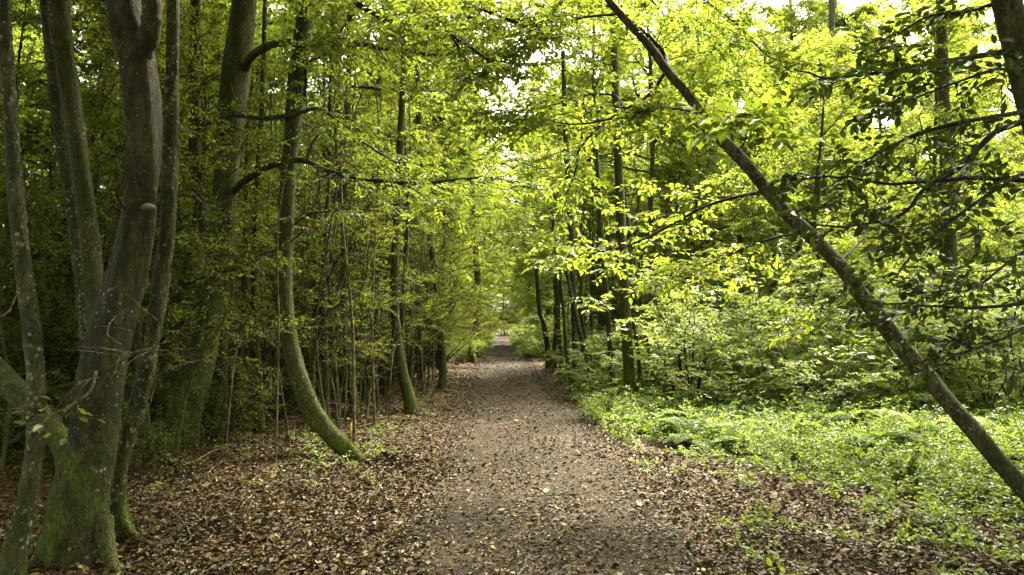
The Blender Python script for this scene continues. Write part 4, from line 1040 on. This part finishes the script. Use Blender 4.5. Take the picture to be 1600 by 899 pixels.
def make_fern(seed, nf, L, mat):
    rng = np.random.default_rng(seed)
    t = thing('fern', 'x', 'fern', (0, 0, -50))
    for q in range(nf):
        az = q * 2.399 + rng.uniform(-.4, .4); el = math.radians(rng.uniform(40, 75)); ln = L * rng.uniform(.75, 1.15)
        s = np.linspace(0, 1, 16)
        h = np.array([math.cos(az), math.sin(az), 0])
        P = (h[None] * (math.cos(el) * s + .25 * s ** 2)[:, None] + ZUP[None] * (math.sin(el) * s - .62 * s ** 2.2)[:, None]) * ln
        mb = MB(); tubes(mb, P, .004 * np.linspace(1, .3, 16), 4, 0)
        tt = np.linspace(.14, .99, 26)
        p = np.stack([np.interp(tt, s, P[:, c]) for c in range(3)], -1)
        tg = nrm(np.stack([np.interp(tt, s, np.gradient(P[:, c])) for c in range(3)], -1))
        side = nrm(np.cross(tg, ZUP)); up = np.cross(side, tg)
        w = ln * .27 * np.sin(np.clip(tt * 1.02, 0, 1) ** .65 * math.pi) ** .8 + .012
        for sg in (1, -1):
            dd = nrm(side * sg + tg * .42 - up * .12 + rng.normal(0, .06, p.shape))
            # each pinna is a row of small leaflets
            for j in range(7):
                f = (j + .5) / 7
                q0 = p + dd * (w * f)[:, None]
                for s2 in (1, -1):
                    d2 = nrm(dd * .55 + tg * s2 + up * .1)
                    leaves(mb, rng, q0, d2, up + rng.normal(0, .1, up.shape), (w * .30 * (1 - .75 * f) + .006), .45, mat=0, rich=False)
            leaves(mb, rng, p, dd, up, w, .16, mat=0, rich=False)
        mb.build('frond', mat, t)
    return t


S, e = ug_spots(1100)
herb_mass('tall_herbs', 'taller thin leaved weeds standing out of the undergrowth on the right', S, (.35 + .4 * rng.uniform(0, 1, len(S)) ** 2) * e * (1 + .035 * np.maximum(0, S[:, 1] - 9)), M_FERN, 35, .040)
S = np.stack([rng.uniform(1.2, 4.2, 700), rng.uniform(4.2, 8.5, 700)], -1)
S = S[rng.uniform(0, 1, 700) < np.clip(.12 + .5 * wav(S[:, 0] * 3, S[:, 1] * 3 + 4) + .12 * (S[:, 0] - 1.2), 0, 1)]
herb_mass('ground_seedlings', 'scattered low seedlings among dead leaves at the lower right', S, .07 + .12 * rng.uniform(0, 1, len(S)), M_HERB, 36, .045)


n = 2600
y = 36 * (112 / 36) ** rng.uniform(0, 1, n); sd = np.where(rng.uniform(0, 1, n) < .5, -1, 1)
S = np.stack([path_x(y) + sd * (.95 + np.abs(rng.normal(0, .9, n))), y], -1)
herb_mass('verge_plants', 'green plants growing along both verges of the far path', S, .2 + .35 * rng.uniform(0, 1, n), M_HERB, 37, .10)


def make_nettle(seed, ns, h):
    rng = np.random.default_rng(seed)
    t = thing('weed_plant', 'x', 'plant', (0, 0, -50))
    for q in range(ns):
        az = rng.uniform(0, 6.28); s = np.linspace(0, 1, 9); hh = h * rng.uniform(.6, 1.1)
        P = np.array([math.cos(az), math.sin(az), 0])[None] * (.04 + .3 * hh * s[:, None] ** 1.6) + ZUP[None] * (hh * s)[:, None]
        mb = MB(); tubes(mb, P, .004 * np.linspace(1, .4, 9), 5, 0)
        k = 9; tt = np.repeat(np.linspace(.25, .98, k), 2)
        p = np.stack([np.interp(tt, s, P[:, c]) for c in range(3)], -1)
        a2 = np.tile([0, math.pi], k) + np.repeat(np.arange(k) * 1.57 + az, 2) + rng.normal(0, .2, 2 * k)
        d = np.stack([np.cos(a2), np.sin(a2), rng.normal(-.12, .2, 2 * k)], -1)
        leaves(mb, rng, p, d, nrm(ZUP + rng.normal(0, .25, d.shape)), (.11 - .06 * tt) * rng.uniform(.8, 1.2, 2 * k), .5, fold=.3, curl=.3)
        mb.build('stalk', M_HERB, t)
    return t


weed = [make_nettle(820, 6, .6), make_nettle(821, 5, .45), make_nettle(822, 8, .7)]
S, e = ug_spots(80)
for (x, y), ee in zip(S, e):
    place(weed, x, y, rng.uniform(0, 6.28), rng.uniform(.7, 1.1) * (.5 + .5 * ee), 'leafy weed with paired leaves standing in the undergrowth', 'leafy weeds in the undergrowth', rng=rng)
fern = [make_fern(800, 8, .95, M_FERN), make_fern(801, 7, .8, M_FERN)]
rng = np.random.default_rng(41)
pts = []
fern_spots = [(1.75, 10.9, .55, 'small bright fern at the front tip of the undergrowth by the path'), (2.1, 11.8, .6, 'bright fern just behind the front tip of the undergrowth'), (1.9, 13.3, .6, 'fern at the foot of the upright brown tree'),
              (5.4, 10.6, .85, 'tall fern to the left of the pale arching frond'), (4.6, 11.3, .8, 'fern standing behind the middle of the undergrowth'), (6.4, 9.2, .8, 'fern under the diagonal trunk')]
for i, (x, y, s, lab) in enumerate(fern_spots):
    place(fern, x, y, rng.uniform(0, 6.28), s, lab, 'ferns in the undergrowth', i=i % 2)
for _ in range(120):
    x = rng.uniform(1.9, 8.2); y = rng.uniform(max(6.8, 10.6 - (x - 1.3) * 1.0), 15.5)
    place(fern, x, y, rng.uniform(0, 6.28), rng.uniform(.65, 1.05), 'green fern half sunk in the undergrowth on the right', 'ferns half sunk in the undergrowth', i=int(rng.integers(2)))
fp = make_fern(810, 2, .95, M_FERN_PALE)
fp.location = ground_pt(5.0, 9.7); fp.location.z += .12; fp.rotation_euler = (0, 0, 2.75)
tag(fp, 'pale yellow green arching fern frond standing above the undergrowth')

# ------------------------------------------------------------------ fallen sticks
for q, (c, r, lab) in enumerate([
    ([(215, 800), (260, 805), (285, 825), (298, 850), (285, 862)], .009, 'curved pale twig lying near the mossy root at the left'),
    ([(100, 780), (150, 790), (180, 780)], .008, 'short stick lying behind the foot of the thick beech'),
    ([(395, 702), (430, 722), (462, 740)], .012, 'straight dead stick lying left of the mossy curved foot'),
    ([(585, 664), (610, 660), (632, 663)], .012, 'pale fallen stick between the bare stems'),
    ([(300, 735), (335, 720), (370, 712)], .010, 'dead stick lying before the swollen mossy base'),
    ([(1010, 745), (1045, 760), (1075, 768)], .008, 'dark stick lying at the right edge of the path')]):
    c = np.array(c, float)
    Y = CZ * F / (c[:, 1] - 508)
    P = at(c[:, 0], c[:, 1], Y)
    P[:, 2] = surf(P[:, 0], P[:, 1]) + .03
    C = resample(P, 18)
    mb = MB(); tubes(mb, C - P[0], np.linspace(r, r * .45, 18), 6, 0)
    r2 = np.random.default_rng(900 + q)
    P1, _, _ = side_shoots(r2, (C - P[0])[None], 3, rel=.3, droop=.0, flat=.95)
    tubes(mb, P1, r * .4 * np.linspace(1, .4, 5)[None] * np.ones((3, 1)), 4, 0)
    o = mb.build('fallen_stick', M_PALE, None, P[0])
    tag(o, lab, 'stick')

r2 = np.random.default_rng(950)
twp = []
for q in range(4):
    n_ = 7; ln = .22 + .12 * q
    P = np.stack([np.linspace(0, ln, n_), np.cumsum(r2.normal(0, .012, n_)), .012 + np.abs(r2.normal(0, .006, n_))], -1)
    mb = MB(); tubes(mb, P, .0045 * np.linspace(1, .5, n_) * (1 + .2 * q), 5, 0)
    P1, _, _ = side_shoots(r2, P[None], 2, rel=.35, droop=0, flat=.95)
    tubes(mb, P1, .0024 * np.linspace(1, .5, 5)[None] * np.ones((2, 1)), 4, 0)
    twp.append(mb)
twp = [m_.mesh('fallen_twig', [M_PALE if q % 2 else M_TWIG]) for q, m_ in enumerate(twp)]
for q in range(70):
    y = 4.2 * (13 / 4.2) ** r2.uniform(); x = r2.uniform(-.62 * y, .62 * y)
    if abs(x - path_x(y)) < .7 and r2.uniform() < .7: continue
    o = bpy.data.objects.new('fallen_twig', twp[q % 4]); COL.objects.link(o)
    o.location = (x, y, float(surf(np.array(x), np.array(y))) + .012); o.rotation_euler = (r2.normal(0, .08), r2.normal(0, .08), r2.uniform(0, 6.28))
    tag(o, 'short bare twig lying among the dead leaves', 'twig', 'twigs scattered on the ground')

for o in list(bpy.data.objects):      # prototypes that were never placed
    if o.type == 'EMPTY' and o.location.z < -40:
        for ch in list(o.children): bpy.data.objects.remove(ch)
        bpy.data.objects.remove(o)

# ------------------------------------------------------------------ light, sky, camera
w = bpy.data.worlds.new('World')
scene.world = w
w.use_nodes = True
nt = w.node_tree
bg = nt.nodes.get('Background') or nt.nodes.new('ShaderNodeBackground')
sky = nt.nodes.new('ShaderNodeTexSky')
sky.sky_type = 'NISHITA'
sky.sun_disc = False
sky.sun_elevation = SUN_EL
sky.sun_rotation = SUN_AZ
sky.air_density = 1.0
sky.dust_density = 5.0
sky.ozone_density = .4
hs = nt.nodes.new('ShaderNodeHueSaturation'); hs.inputs['Saturation'].default_value = .35
nt.links.new(sky.outputs[0], hs.inputs['Color'])
mw = nt.nodes.new('ShaderNodeMix'); mw.data_type = 'RGBA'; mw.blend_type = 'MULTIPLY'; mw.inputs[0].default_value = 1; mw.inputs[7].default_value = (1, .96, .84, 1)
nt.links.new(hs.outputs[0], mw.inputs[6]); nt.links.new(mw.outputs[2], bg.inputs[0])
bg.inputs[1].default_value = .15

sl = bpy.data.lights.new('sun', 'SUN')
sl.energy = 2.2
sl.angle = math.radians(11)
sl.color = (1, .90, .72)
so = bpy.data.objects.new('sun', sl)
COL.objects.link(so)
so.location = tuple(SUN * 80)
from mathutils import Vector
so.rotation_euler = Vector(tuple(SUN)).to_track_quat('Z', 'Y').to_euler()

cam = bpy.data.cameras.new('camera')
cam.sensor_width = 36
cam.lens = F / 1600 * 36
cam.clip_start = .05
cam.clip_end = 1000
co = bpy.data.objects.new('camera', cam)
COL.objects.link(co)
co.location = (0, 0, CZ)
co.rotation_euler = (math.pi / 2 + PITCH, 0, 0)
scene.camera = co

scene.view_settings.view_transform = 'Standard'
scene.view_settings.look = 'None'
scene.view_settings.gamma = 1
scene.view_settings.exposure = 3.45
cy = scene.cycles
cy.max_bounces = 8
cy.diffuse_bounces = 6
cy.glossy_bounces = 2
cy.transmission_bounces = 4
cy.use_denoising = True
cy.sample_clamp_indirect = 6
cy.caustics_reflective = False
cy.caustics_refractive = False
